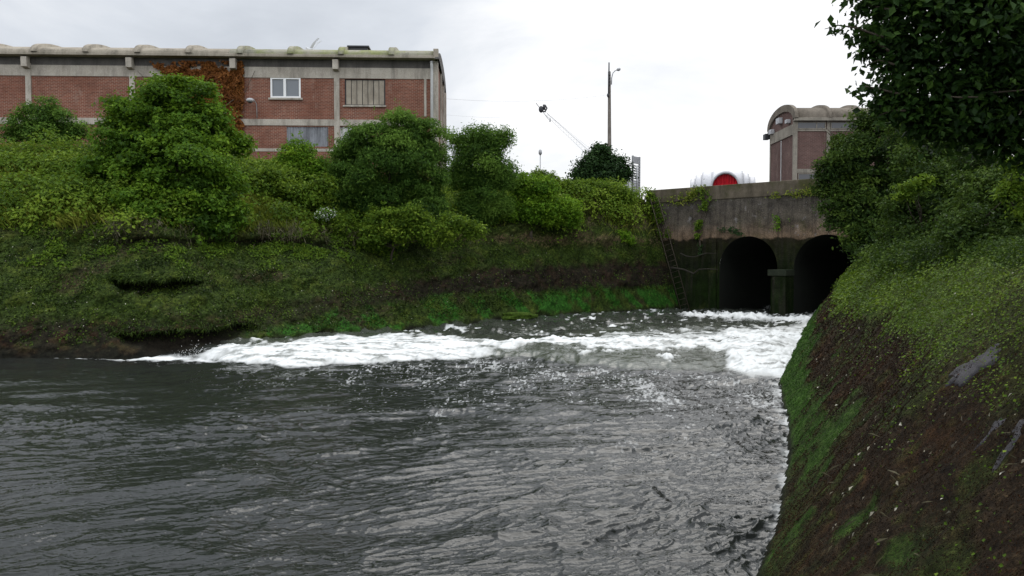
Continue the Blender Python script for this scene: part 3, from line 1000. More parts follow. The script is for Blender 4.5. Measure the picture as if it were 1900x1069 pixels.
wh = empty('brick_warehouse', (Q0[0], Q0[1], 0), PH)
tag(wh, 'long red brick warehouse with concrete frame and ribbed vault roof', 'building')
UL = -46.0
WDEP = 10.0
zE0 = FU(812, 113)[1]; zE1 = FU(0, 105)[1]
zE = (zE0 + zE1) / 2                         # underside of the eave
zB = zE - 0.47; zBB = zE - 1.10              # band top, band bottom (brick top)
z_of = lambda py: FU(600, py)[1]
mT, mBt = z_of(222), z_of(233.5)
holes = []


def hole(x0, y0, x1, y1):
    u0 = FU(x0, (y0 + y1) / 2)[0]; u1 = FU(x1, (y0 + y1) / 2)[0]
    xm = (x0 + x1) / 2
    h = (u0, u1, FU(xm, y1)[1], FU(xm, y0)[1])
    holes.append(h)
    return h


hW = hole(502, 144, 558, 182)
hS = hole(639.5, 147, 715, 195.5)
hC = hole(532, 235.5, 609, 272)
hV = hole(631, 235.5, 690, 268)
us = sorted({UL, 0.0, *[h[0] for h in holes], *[h[1] for h in holes]})
zs = sorted({4.0, zBB, *[h[2] for h in holes], *[h[3] for h in holes]})
mb = MB()
for i in range(len(us) - 1):
    for j in range(len(zs) - 1):
        um, zm = (us[i] + us[i + 1]) / 2, (zs[j] + zs[j + 1]) / 2
        if any(h[0] < um < h[1] and h[2] < zm < h[3] for h in holes):
            continue
        mb.add([(us[i], 0, zs[j]), (us[i + 1], 0, zs[j]), (us[i + 1], 0, zs[j + 1]), (us[i], 0, zs[j + 1])], [(0, 1, 2, 3)])
for h in holes:
    a0, a1, b0, b1 = h
    mb.add([(a0, 0, b0), (a1, 0, b0), (a1, 0, b1), (a0, 0, b1), (a0, .3, b0), (a1, .3, b0), (a1, .3, b1), (a0, .3, b1)],
           [(0, 4, 5, 1), (1, 5, 6, 2), (2, 6, 7, 3), (3, 7, 4, 0)])
mb.add([(0, 0, 4), (0, WDEP, 4), (0, WDEP, zE + .2), (0, 0, zE + .2)], [(0, 1, 2, 3)])
mb.add([(UL, WDEP, 4), (0, WDEP, 4), (0, WDEP, zE), (UL, WDEP, zE)], [(3, 2, 1, 0)])
mb.add([(UL, 0, 4), (UL, WDEP, 4), (UL, WDEP, zE), (UL, 0, zE)], [(3, 2, 1, 0)])
mb.build('wall', M['brick'], wh)
# concrete frame
MB().box(UL, -0.3, -0.05, 0.12, zBB, zB).build('upper_beam', M['concrete'], wh)
MB().box(UL, -0.3, -0.045, 0.10, mBt, mT).build('middle_beam', M['concrete'], wh)
MB().box(UL, -0.36, -0.02, 0.10, z_of(281.5), z_of(276)).build('lower_beam', M['concrete'], wh)
MB().box(UL, 0.0, -0.015, 0.10, zB + .002, zE - .002).build('eave_wall', M['concrete_dark'], wh)  # stained concrete strip, eave shadow also put into its dark tone
EP, EH = 0.62, 0.26
mb = MB()
mb.box(UL - .3, -0.1, -EP, 0.25, zE, zE + 0.17)
mb.build('eave', M['vault'], wh, bevel=0.02)
BAY = [53.5, 244, 435, 625]
ub = [FU(x, 170)[0] for x in BAY]
step = (ub[-1] - ub[0]) / 3
for i in range(-3, 4):
    u = ub[0] + step * i
    w = 0.16
    if u < UL: continue
    MB().box(u - w, u + w, -0.085, 0.05, 4.0, zB + .1).build('pillar', M['concrete'], wh, bevel=0.015)
    mb = MB()
    mb.add([(u - .17, -.5, zE - .66), (u + .17, -.5, zE - .66), (u + .17, -.09, zE - .72), (u - .17, -.09, zE - .72),
            (u - .17, -.52, zE - .09), (u + .17, -.52, zE - .09), (u + .17, -.09, zE - .004), (u - .17, -.09, zE - .004)],
           [(0, 3, 2, 1), (4, 5, 6, 7), (0, 1, 5, 4), (1, 2, 6, 5), (2, 3, 7, 6), (3, 0, 4, 7)])
    mb.build('bracket', M['concrete'], wh, bevel=0.015)
MB().box(-0.42, 0.05, -0.09, 0.25, 4.0, zE - .003).build('corner_pillar', M['concrete'], wh, bevel=0.02)
mb = MB(); u = FU(789, 170)[0]
mb.box(u - .07, u + .07, -0.06, 0.03, z_of(215), zBB - .003).build('strip', M['concrete'], wh)
u = FU(801.5, 170)[0]
mb = MB().tube([(u, -.35, zE - .1), (u, -.2, zE - .45), (u, -.17, zE - .7), (u, -.17, 7.0)], .085, 8).build('drainpipe', M['pipe'], wh, True)
# end wall: pilasters in brick
for y in (3.2, 6.6, 9.7):
    MB().box(0.003, 0.12, y - .2, y + .2, 4.0, zE + .1).build('pilaster', M['concrete'], wh)
MB().box(0.003, 0.08, 0.26, WDEP, mBt, mT).build('end_beam', M['concrete'], wh)

# vault roof with ribs
VRISE, VD = 0.80, 9.4


def vprof(n, y0, y1, z0, rise, off=0.0):
    out = []
    for i in range(n + 1):
        th = math.pi * i / n
        yc, hw = (y0 + y1) / 2, (y1 - y0) / 2
        out.append((yc - (hw + off * .6) * math.cos(th), z0 + (rise + off) * math.sin(th) ** 0.9 if 0 < i < n else z0))
    return out


def vault(mb, x0, x1, prof, zbase):
    n = len(prof)
    vs = [(x0, y, z) for y, z in prof] + [(x1, y, z) for y, z in prof]
    return mb.add(vs, [(i, n + i, n + i + 1, i + 1) for i in range(n - 1)] + [tuple(range(n)), tuple(2 * n - 1 - i for i in range(n))])


pr = vprof(40, -EP + .04, -EP + .04 + VD, zE + .17, VRISE)
um = FU(430, 100)[0]
roof = vault(MB(), UL - .2, um, pr, zE).build('roof', M['vault'], wh, True)
roof2 = vault(MB(), um + .004, -0.1, pr, zE).build('roof', M['vault_moss'], wh, True)
u0 = FU(631 + 5, 100)[0]
rstep = 91.0 / F * 48.2
for i in range(-10, 2):
    u = u0 + rstep * i
    if u < UL: continue
    prr = vprof(40, -EP + .04, -EP + .04 + VD, zE + .165, VRISE, 0.27)
    vault(MB(), u - .17, u + .17, prr, zE).build('rib', M['vault_moss'] if u > um - .2 else M['vault'], roof2 if u > um - .2 else roof, True)
prr = vprof(40, -EP - .02, -EP + .08 + VD, zE - .05, VRISE, 0.10)
vault(MB(), -0.098, 0.14, prr, zE).build('gable_edge', M['concrete_dark'], wh, False)
MB().box(-0.20, 0.10, -EP - .05, -EP + .25, zE - .02, zE + .55).build('corner_upstand', M['vault'], wh, bevel=0.02)
u = FU(660, 100)[0]
mb = MB().box(u - .55, u + .55, 1.0, 1.9, zE + .6, zE + 1.02)
mb.box(u - .66, u + .66, .9, 2.0, zE + 1.021, zE + 1.10)
mb.build('roof_vent', M['dark_metal'], roof2)


def frame_ring(mb, h, w, y0, y1):
    a0, a1, b0, b1 = h
    mb.box(a0, a1, y0, y1, b0, b0 + w); mb.box(a0, a1, y0, y1, b1 - w, b1)
    mb.box(a0, a0 + w, y0, y1, b0 + w, b1 - w); mb.box(a1 - w, a1, y0, y1, b0 + w, b1 - w)


mb = MB(); frame_ring(mb, hW, .10, -0.03, .16)
cx = hW[0] + (hW[1] - hW[0]) * 0.47
mb.box(cx - .075, cx + .075, -0.03, .15, hW[2] + .1, hW[3] - .1)
win = mb.build('window', M['white_paint'], wh); win['label'] = 'white framed two pane window'
for x0, x1 in ((hW[0] + .1, cx - .075), (cx + .075, hW[1] - .1)):
    MB().box(x0, x1, .06, .09, hW[2] + .1, hW[3] - .1).build('pane', M['glass'], win)
MB().box(hW[0] - .12, hW[1] + .12, -0.12, .2, hW[2] - .11, hW[2] - .003).build('sill', M['concrete'], win)
mb = MB(); frame_ring(mb, hS, .06, 0.10, .2)
sh = mb.build('shutter', M['dark_metal'], wh); sh['label'] = 'tan boarded up window'
nbd = 7
for i in range(nbd):
    w = (hS[1] - hS[0] - .12) / nbd
    x0 = hS[0] + .06 + i * w
    MB().box(x0 + .02, x0 + w - .02, .07 + .02 * (i % 2), .14, hS[2] + .06, hS[3] - .06).build('board', M['shutter'], sh)
MB().box(hS[0] - .1, hS[1] + .05, -0.10, .2, hS[2] - .10, hS[2] - .003).build('sill', M['concrete'], sh)
MB().box(hS[0] + .02, hS[1] - .02, .19, .22, hS[2], hS[3]).build('backing', M['dark_metal'], sh)


def corrugated(name, h, y, per, amp, mat, parent):
    mb = MB()
    n = int((h[1] - h[0]) / per * 6)
    vs = []
    for i in range(n + 1):
        x = h[0] + (h[1] - h[0]) * i / n
        yy = y + amp * math.sin(2 * math.pi * (x - h[0]) / per)
        vs += [(x, yy, h[2]), (x, yy, h[3])]
    mb.add(vs, [(2 * i, 2 * i + 2, 2 * i + 3, 2 * i + 1) for i in range(n)])
    return mb.build(name, mat, parent, True)


cs = corrugated('sheet_panel', (hC[0], hC[1], hC[2], hC[3]), .05, .16, .025, M['zinc'], wh)
cs['label'] = 'corrugated grey metal sheet covering an opening'
cs2 = corrugated('grille', (hV[0], hV[1], hV[2], hV[3]), .08, .30, .05, M['pipe'], wh)
MB().box(hV[0], hV[1], .2, .24, hV[2], hV[3]).build('grille_back', M['glass_dark'], wh)
MB().box(hC[0], hC[1], .2, .24, hC[2], hC[3]).build('sheet_back', M['dark_metal'], wh)

# wall lamp on the warehouse
lu, lz = FU(478, 219)
lp = empty('wall_lamp', (*(Q0 + nx * lu), lz), PH)
tag(lp, 'small pale lamp on a bent arm fixed to the warehouse brick', 'lamp')
MB().tube([(0, -.12, -.02), (0, -.16, .5), (0, -.25, .8), (-.08, -.42, .98), (-.2, -.55, 1.0)], .028, 6).build('arm', M['grey_metal'], lp, True)
mb = MB().ball((-.26, -.6, .93), (.23, .2, .13), 12, 8)
mb.build('lamp_shade', M['pale_metal'], lp, True)
MB().ball((-.26, -.6, .84), (.15, .13, .09), 10, 6).build('lens', M['glass_dark'], lp, True)

# ------------------------------------------------------------------ tower with barrel roof
TW = P(1474, 300, 54.0)
tw = empty('brick_tower', (TW[0], TW[1], 0), 0.0)
tag(tw, 'brown brick building with a ribbed barrel roof behind the culvert wall', 'building')
LX, DW = 13.0, 5.0
zt = lambda py: P(1474, py, 54.0)[2]
ze = zt(222.5)
xt = lambda px: P(px, 300, 54.0)[0] - TW[0]
z1b = zt(240)
mb = MB()
mb.add([(0, 0, 6), (LX, 0, 6), (LX, 0, ze), (0, 0, ze)], [(0, 1, 2, 3)])
mb.add([(LX, 0, 6), (LX, DW, 6), (LX, DW, ze), (LX, 0, ze)], [(0, 1, 2, 3)])
mb.add([(0, DW, 6), (LX, DW, 6), (LX, DW, ze), (0, DW, ze)], [(3, 2, 1, 0)])
pg = vprof(24, 0.0, DW, ze, 0.98)
gv = [(0, 0, 6), (0, 0, ze)] + [(0, y, z) for y, z in pg[1:-1]] + [(0, DW, ze), (0, DW, 6)]
mb.add(gv, [tuple(range(len(gv)))])
mb.build('wall', M['brick_dark'], tw)
troof = vault(MB(), 0.10, LX, vprof(32, -0.22, DW + .22, ze + .10, 1.04), ze).build('roof', M['vault_brown'], tw, True)
MB().box(-0.14, LX, -0.34, 0.0, ze - .10, ze + .10).build('eave', M['concrete_tan'], tw, bevel=.015)
MB().box(-0.14, LX, DW, DW + .34, ze - .10, ze + .10).build('eave', M['concrete_tan'], tw, bevel=.015)
for x in (xt(1536), xt(1592), xt(1648), xt(1704)):
    vault(MB(), x - .12, x + .12, vprof(32, -0.24, DW + .24, ze + .10, 1.04, .2), ze).build('rib', M['vault_brown'], troof, True)
# gable rib: an arch ring standing in front of the brick tympanum
oa = vprof(32, -0.30, DW + .30, ze + .10, 1.04, .22); ia = vprof(32, -0.0, DW, ze - .05, .94)
n = len(oa)
vs = [(-.14, y, z) for y, z in oa] + [(-.14, y, z) for y, z in ia] + [(.098, y, z) for y, z in oa] + [(.098, y, z) for y, z in ia]
fs = []
for i in range(n - 1):
    fs += [(i, i + 1, n + i + 1, n + i), (2 * n + i, 3 * n + i, 3 * n + i + 1, 2 * n + i + 1), (i, 2 * n + i, 2 * n + i + 1, i + 1), (n + i, n + i + 1, 3 * n + i + 1, 3 * n + i)]
MB().add(vs, fs).build('gable_arch', M['vault_brown'], tw, False)
MB().box(-0.08, -0.003, 0.15, DW - .05, ze - .95, ze - .25).build('tie_beam', M['concrete_tan'], tw)
MB().box(-0.10, 0.16, -0.10, 0.12, 6, ze - .11).build('corner_pillar', M['concrete_tan'], tw, bevel=.01)
MB().box(-0.05, 0.05, DW - .08, DW + .08, 6, ze - .11).build('corner_pillar', M['concrete_tan'], tw)
for px in (1536, 1597, 1655):
    x = xt(px)
    MB().box(x - .11, x + .11, -0.07, 0.02, 6, ze - .102).build('pillar', M['concrete_tan'], tw)
MB().box(0.17, LX, -0.05, 0.02, zt(243.5), zt(240.5)).build('ledge', M['concrete_tan'], tw)
MB().box(0.17, LX, -0.05, 0.02, zt(321), zt(313.5)).build('ledge', M['concrete_tan'], tw)
for x0, x1 in ((1478, 1531), (1540, 1592), (1601, 1651)):
    a0, a1 = xt(x0), xt(x1)
    h = (a0, a1, zt(239.5), zt(226.5))
    mb = MB(); frame_ring(mb, h, .05, -0.055, .02)
    xm = a0 + (a1 - a0) * .68
    mb.box(xm - .03, xm + .03, -0.05, .02, h[2] + .05, h[3] - .05)
    w_ = mb.build('window', M['concrete_tan'], tw)
    MB().box(a0 + .05, xm - .03, -0.03, -0.003, h[2] + .05, h[3] - .05).build('pane', M['glass_dark'], w_)
    MB().box(xm + .03, a1 - .05, -0.03, -0.003, h[2] + .05, h[3] - .05).build('pane', M['glass_dark'], w_)
    h = (a0 + .1, a1 - .1, 8.2, zt(322))
    mb = MB(); frame_ring(mb, h, .05, -0.055, .02)
    w_ = mb.build('window', M['concrete_tan'], tw)
    MB().box(h[0] + .05, h[1] - .05, -0.03, -0.003, h[2] + .05, h[3] - .05).build('pane', M['glass_dark'], w_)
MB().box(-0.035, -0.003, 2.6, 2.68, 6, ze - .951).build('pipe', M['pipe'], tw)
for (y, z, s) in ((2.7, ze + .38, .32), (4.35, ze - .12, .26), (0.95, ze + .05, .2)):
    MB().box(-0.3, -0.02, y - s, y + s, z - s * .62, z + s * .62).build('vent_box', M['pale_metal'], tw, bevel=.02)
MB().box(-0.45, -0.10, DW - .15, DW + .4, ze - .55, ze - .15).build('gutter_box', M['dark_metal'], tw, bevel=.02)

# ------------------------------------------------------------------ inflatable tent
TC = P(1341, 345, 62.0)
tent = empty('event_tent', (TC[0], TC[1], zr), -math.atan2(TC[0], TC[1]))
tag(tent, 'white arched tent with a red curtain beyond the culvert parapet', 'tent')
top = P(1341, 312.5, 62.0)[2] - zr
sc_ = 62.0 / F
xs0 = lambda px: (px - 1341) * sc_
mb = MB()


ST = P(1345, 348, 60.5)[2] - zr


def seg(mb, x0, x1, h, dy, puff=.025, n=20, m=6):
    vs, fs = [], []
    for j in range(m + 1):
        f = j / m
        x = x0 + (x1 - x0) * f
        k = 1 + puff * math.sin(math.pi * f) ** 0.6 - puff
        for i in range(n + 1):
            th = math.pi * i / n
            vs.append((x, 1.5 - dy * k * math.cos(th), ST * k + (h * k - ST * k) * math.sin(th) if 0 < i < n else 0))
    for j in range(m):
        for i in range(n):
            a_ = j * (n + 1) + i
            fs.append((a_, a_ + n + 1, a_ + n + 2, a_ + 1))
    fs.append(tuple(range(n + 1))); fs.append(tuple(m * (n + 1) + i for i in range(n, -1, -1)))
    mb.add(vs, fs)


for (a0, a1, hh_) in ((1282, 1292, .84), (1291.5, 1304, .92), (1303.5, 1322, .99), (1321.5, 1350, 1.0), (1349.5, 1377, 1.0), (1376.5, 1388, .93), (1387.5, 1399, .85)):
    seg(mb, xs0(a0), xs0(a1), top * hh_, 2.2 * hh_)
mb.build('canopy', M['fabric_white'], tent, True)
hw, hh_ = 25.5 * sc_, P(1345, 318, 60.5)[2] - zr
vs, fs = [], []
n = 28
for y in (-1.6, 1.0):
    for rr2 in (1.0, 0.9):
        for i in range(n + 1):
            th = math.pi * i / n
            vs.append((xs0(1345.5) - hw * rr2 * math.cos(th), y, ST + (hh_ - ST) * (rr2 if rr2 == 1 else .86) * math.sin(th) if 0 < i < n else 0))
m = n + 1
for i in range(n):
    fs += [(i, i + 1, m + i + 1, m + i), (i, 2 * m + i, 2 * m + i + 1, i + 1), (m + i, m + i + 1, 3 * m + i + 1, 3 * m + i)]
MB().add(vs, fs).build('porch', M['fabric_white'], tent, True)
vs = []
nn = 48
for i in range(nn + 1):
    f = i / nn
    x = -1 + 2 * f
    z = ST + (hh_ - ST) * .85 * max(0, 1 - x * x) ** .5
    y = -1.25 + .07 * math.sin(f * 60)
    vs += [(xs0(1345.5) + hw * .9 * x, y, 0), (xs0(1345.5) + hw * .9 * x, y, z)]
MB().add(vs, [(2 * i, 2 * i + 2, 2 * i + 3, 2 * i + 1) for i in range(nn)]).build('curtain', M['fabric_red'], tent, True)

# ------------------------------------------------------------------ street lamp on a pole, wires, mast, crane, sign frame, gull
PL = P(1131, 300, 58.0)
pl = empty('street_lamp', (PL[0], PL[1], zr))
tag(pl, 'tall dark wooden pole carrying a curved street lamp arm', 'street lamp')
o_ = np.array(pl.location)
L_ = lambda px, py, dy=0: P(px, py, 58.0 + dy) - o_
pt, pm = L_(1130.6, 133), L_(1129.6, 117)
MB().tube([(0, 0, -.5), (0, 0, 3), pt], [.17, .155, .10], 10).build('pole', M['pole'], pl, True)
MB().tube([L_(1129.4, 178, -.15), L_(1129.8, 150, -.15), pm + np.array((0, -.15, 0))], [.05, .06, .045], 6).build('mast', M['dark_metal'], pl, True)
for py in (140, 146, 152, 158):
    MB().box(*(L_(1128.2, py)[0], L_(1132.5, py)[0]), -.22, .02, L_(1130, py)[2] - .04, L_(1130, py)[2] + .04).build('bracket', M['dark_metal'], pl)
MB().ball(L_(1128.3, 177, -.2), (.09, .09, .16), 8, 6).build('insulator', M['dark_metal'], pl, True)
MB().tube([L_(1134.5, 157, -.1), L_(1135, 145, -.1), L_(1137, 136, -.1), L_(1141, 131.5, -.1), L_(1146, 129.5, -.1)], .035, 6).build('lamp_arm', M['grey_metal'], pl, True)
mb = MB()
e0, e1 = L_(1144.5, 130.2, -.1), L_(1151.5, 127.5, -.1)
mb.tube([e0, e0 + (e1 - e0) * .35, e0 + (e1 - e0) * .75, e1], [.06, .12, .11, .03], 8).build('lamp_head', M['grey_metal'], pl, True)


def cable(name, label, a, b, sag, r):
    q = [a + (b - a) * f - np.array((0, 0, sag * 4 * f * (1 - f))) for f in np.linspace(0, 1, 20)]
    o = MB().tube(q, r, 5, False).build(name, plain('cable_grey', (0.4, 0.4, 0.41), .6), None, True)
    tag(o, label, 'cable')


cable('power_cable', 'thin upper cable from the warehouse corner to the lamp pole', P(823, 183, 52), P(1129.5, 176, 57.8), .30, .006)
cable('power_cable', 'thin lower cable from the warehouse corner to the lamp pole', P(824, 213, 52), P(1130, 205, 57.8), .35, .004)

ms = P(1002.5, 310, 60)
mast = empty('signal_mast', (ms[0], ms[1], zr))
tag(mast, 'thin grey mast with a small head above the green hedge', 'mast')
o_ = np.array(mast.location)
MB().tube([(0, 0, 0), P(1002.5, 286, 60) - o_], .035, 6).build('pole', M['grey_metal'], mast, True)
mb = MB().tube([P(1002.5, 288, 60) - o_, P(1002.5, 285, 60) - o_, P(1002.5, 280, 60) - o_, P(1002.5, 277, 60) - o_], [.05, .13, .12, .03], 8)
mb.build('head', M['grey_metal'], mast, True)

# crane far behind
CY = 140.0
cb_ = P(1160, 345, CY)
crane = empty('harbour_crane', (cb_[0], cb_[1], zr))
tag(crane, 'distant crane with a slender pale jib and dark head', 'crane')
o_ = np.array(crane.location)
tip, foot = P(1004, 203, CY) - o_, P(1150, 338, CY) - o_
axj = unit(tip - foot); sj = np.array((0, 1, 0)); uj = np.cross(axj, sj) * -1
mb = MB()
ln = np.linalg.norm(tip - foot)
for su, ss in ((1, 1), (1, -1), (-1, 0)):
    mb.tube([foot + uj * su * .5 + sj * ss * .5, tip - axj * 1.2 + uj * su * .2 + sj * ss * .2], .022, 4)
for i in range(28):
    f0, f1 = i / 28, (i + 1) / 28
    g = lambda f, su, ss: foot + (tip - axj * 1.2 - foot) * f + (uj * su + sj * ss) * (.5 - .3 * f)
    mb.tube([g(f0, 1, 1), g(f1, -1, 0)], .012, 4); mb.tube([g(f0, -1, 0), g(f1, 1, -1)], .012, 4)
mb.build('jib', M['pale_metal'], crane)
mb = MB().ball(tip, (.42, .3, .6), 10, 7).box(tip[0] + .3, tip[0] + .75, -.2 + tip[1], .2 + tip[1], tip[2] - .1, tip[2] + .8)
mb.tube([tip + np.array((.7, 0, .7)), tip + np.array((1.0, 0, .2)), tip + np.array((.7, 0, -.4)), tip + np.array((0, 0, -.3))], .14, 6)
mb.tube([tip + np.array((-.9, 0, 1.1)), tip + np.array((-.2, 0, .2))], .05, 5)
mb.build('jib_head', M['dark_metal'], crane, True)
mb = MB()
q0, q1 = P(1010, 206, CY) - o_, P(1148, 320, CY) - o_
mb.tube([q0, q1], .018, 4).tube([tip, P(1018, 222, CY) - o_], .05, 4).ball(P(1020.5, 223, CY) - o_, (.14, .14, .4), 7, 5)
mb.build('hoist_cable', M['grey_metal'], crane)
mb = MB().box(foot[0] - .6, foot[0] + 3.2, foot[1] - 1.3, foot[1] + 1.3, foot[2] - 2.2, foot[2] + .2)
mb.box(foot[0] - 2, foot[0] + 2.6, foot[1] - 1.6, foot[1] + 1.6, 0, max(.6, foot[2] - 2.2))
mb.build('cab', M['pale_metal'], crane, bevel=.08)

# louvred back of a sign on posts
SY = 52.0
sb = P(1180, 350, SY)
sg = empty('sign_frame', (sb[0], sb[1], 6.6), math.radians(52))
tag(sg, 'grey metal sign frame of horizontal slats beside the parapet end', 'sign frame')
hwid = 15.5 / F * SY / 2 / math.cos(math.radians(52))
zz_ = lambda py: P(1180, py, SY)[2] - 6.6
for x in (-hwid, hwid):
    MB().box(x - .05, x + .05, -.05, .05, 0 - .3, zz_(290)).build('post', M['grey_metal'], sg)
MB().box(-hwid + .05, hwid - .05, -.03, .03, zz_(304), zz_(291)).build('panel', M['grey_metal'], sg)
MB().box(-hwid + .05, hwid - .05, -.03, .03, zz_(358), zz_(350)).build('panel', M['grey_metal'], sg)
for i in range(9):
    z = zz_(308 + i * 4.7)
    MB().box(-hwid + .05, hwid - .05, -.05, .05, z - .045, z + .035).build('slat', M['grey_metal'], sg)
mb = MB().tube([(-hwid - .5, -.6, 0), (-hwid - .5, -.6, zz_(318)), (-hwid - .35, -.5, zz_(312)), (-hwid, -.05, zz_(308))], .05, 6)
mb.build('brace', M['grey_metal'], sg, True)

# gull on a rib
gu = FU(557, 100)[0]
gp = Q0 + nx * gu + ny * 3.4
gull = empty('gull', (gp[0], gp[1], zE + .17 + VRISE + .36), PH)
tag(gull, 'pale gull lifting a wing on the mossy warehouse roof', 'gull')
MB().ball((-.1, 0, .14), (.24, .1, .1), 12, 8).ball((-.33, 0, .24), (.075, .065, .07), 8, 6).tube([(-.39, 0, .24), (-.47, 0, .22)], [.02, .006], 5).tube([(-.22, 0, .17), (-.32, 0, .23)], [.07, .055], 8).build('body', M['gull'], gull, True)
for s in (-1, 1):
    mb = MB().add([(-.15, s * .05, .2), (.05, s * .05, .2), (.28, s * .22, .55), (.1, s * .2, .52), (.55, s * .3, .78), (.42, s * .29, .80)], [(0, 1, 2, 3), (3, 2, 4, 5)])
    w_ = mb.build('wing', M['gull'], gull)
    sd_ = w_.modifiers.new('thick', 'SOLIDIFY'); sd_.thickness = .025

# ------------------------------------------------------------------ plants on the left bank
def base_at(px, Y):
    x = P(px, 400, Y)[0]
    return (x, Y, gz(x, Y))


B = blobs_px([(300, 195, 52), (352, 188, 46), (388, 220, 32), (240, 215, 42, -.3), (300, 255, 72, -.5), (374, 258, 50), (232, 272, 52, -.6), (424, 264, 22, .3), (448, 268, 17, .2),
              (330, 318, 84, -1.2), (245, 335, 72, -1.3), (393, 330, 48, -.8), (196, 362, 46, -1.2), (290, 390, 74, -1.8), (372, 392, 62, -1.6), (212, 402, 44, -1.4), (425, 395, 30, -1.0), (330, 425, 60, -2.0), (255, 428, 48, -1.8), (160, 385, 40, -1)], 33.0, .85)
plant('tree', 'tall rounded fresh green tree on the left bank before the red brick warehouse', 'tree', B, base_at(325, 31.0), .22, M['leaf_tree'],
      300, .17, 10, .155, .62, lump=.6, seed=3, nmain=9, flat=.4, under=.05)
B = blobs_px([(80, 212, 34), (52, 236, 32), (108, 236, 32), (140, 246, 22), (30, 250, 22), (82, 246, 38)], 41.0)
plant('tree', 'small round tree before the far left warehouse bay above the dry grass', 'tree', B, base_at(80, 41.5), .12, M['leaf_willow'], 230, .16, 8, .16, .45, seed=4, lump=.75)
B = blobs_px([(556, 285, 30), (535, 305, 26), (590, 312, 28), (560, 322, 40), (612, 322, 22), (520, 330, 25)], 40.0)
plant('bush', 'light green bush in front of the corrugated grey sheet', 'bush', B, base_at(560, 40.0), .07, M['leaf_bright'], 240, .15, 8, .14, .5, seed=5)
B = blobs_px([(742, 246, 44), (700, 268, 52), (780, 262, 42), (655, 272, 30), (722, 322, 88), (672, 338, 66), (782, 330, 50), (728, 390, 82), (655, 398, 52), (792, 392, 44), (705, 430, 52), (640, 320, 24)], 38.8, .8)
plant('bush', 'big dense blue green bush hiding the right corner of the brick warehouse', 'bush', B, base_at(715, 38.6), .16, M['leaf_willow'],
      330, .15, 9, .17, .32, lump=.6, seed=6, droop=(0, 0, -.6), nmain=7)
B = blobs_px([(892, 262, 30), (868, 272, 26), (920, 266, 24), (936, 255, 14), (890, 312, 50), (850, 326, 26), (930, 325, 28), (890, 372, 50), (868, 405, 36), (846, 262, 14)], 42.5, .8)
plant('bush', 'upright feathery dark bush with sky on both sides right of the warehouse', 'bush', B, base_at(890, 42.5), .12, M['leaf_willow'], 400, .18, 8, .16, .30, lump=.5, seed=7, flat=1.0)
B = blobs_px([(968, 342, 26), (1006, 352, 26), (962, 388, 36), (1008, 396, 36), (912, 412, 34), (1046, 388, 26), (945, 340, 18), (1060, 405, 20)], 44.0)
plant('bush', 'bright yellow green bush between feathery dark bush and clipped hedge', 'bush', B, base_at(985, 44.0), .08, M['leaf_bright'], 280, .16, 9, .15, .55, seed=8)
B = blobs_px([(1040, 348, 18), (1062, 350, 20), (1090, 350, 20), (1118, 354, 20), (1146, 360, 18), (1168, 366, 14), (1020, 335, 16), (1000, 328, 14)], 47.5, .9)
plant('hedge', 'low dull green hedge running along the bank top to the sign frame', 'hedge', B, base_at(1090, 47.6), .06, M['leaf_ivy'], 300, .14, 8, .14, .5, seed=9, crown='foliage')
B = blobs_px([(1116, 292, 22), (1100, 310, 26), (1138, 312, 26), (1080, 326, 18), (1158, 324, 14), (1112, 276, 10), (1120, 335, 36)], 51.5)
plant('bush', 'dark loose bush at the foot of the tall lamp pole', 'bush', B, base_at(1116, 51.0), .09, M['leaf_dark'], 210, .2, 7, .2, .55, lump=.45, seed=10)
B = blobs_px([(1154, 438, 15), (1140, 444, 10), (1168, 448, 9)], 46.6)
plant('bush', 'small round green clump on the bare earth lip near the ladder', 'bush', B, base_at(1154, 47.0), .03, M['leaf_bright'], 330, .1, 7, .12, .55, seed=11)
B = blobs_px([(604, 398, 14)], 35.4)
C, N, T = crown_points(B, 420, .09, 6)
fl = empty('flowering_shrub', base_at(604, 35.6)); tag(fl, 'little shrub with white blossom at the left foot of the big bush', 'shrub')
leaves('blossom', C[::2], N[::2], .10, T[::2], M['petal'], fl, .8)
leaves('foliage', C, N, .13, T, M['leaf_bright'], fl)

B = blobs_px([(470, 345, 34), (510, 352, 30), (548, 362, 28), (585, 372, 24), (450, 375, 26), (500, 330, 22), (600, 345, 22)], 36.6, .9)
plant('bush', 'dark bramble thicket on the slope between the tall tree and the big blue green bush', 'bush', B, base_at(515, 36.8), .05, M['leaf_ivy'], 260, .15, 9, .15, .6, seed=12)
B = blobs_px([(640, 424, 24), (690, 436, 30), (745, 428, 26), (795, 434, 22), (840, 420, 28), (615, 416, 16), (715, 405, 26), (770, 408, 26), (880, 430, 18)], 36.4, .8)
plant('bush', 'low light green fringe of shrubs along the foot of the big blue green bush', 'bush', B, base_at(725, 37.0), .05, M['leaf_ivy'], 260, .17, 9, .14, .55, seed=13, lump=.8)
B = blobs_px([(150, 300, 26), (120, 320, 28), (170, 340, 30), (90, 345, 24), (45, 330, 26), (10, 345, 24), (60, 380, 20)], 34.5, .9)
plant('bush', 'spreading green scrub in the grass left of the tall tree', 'bush', B, base_at(110, 34.8), .05, M['leaf_ivy'], 250, .15, 9, .15, .6, seed=14)

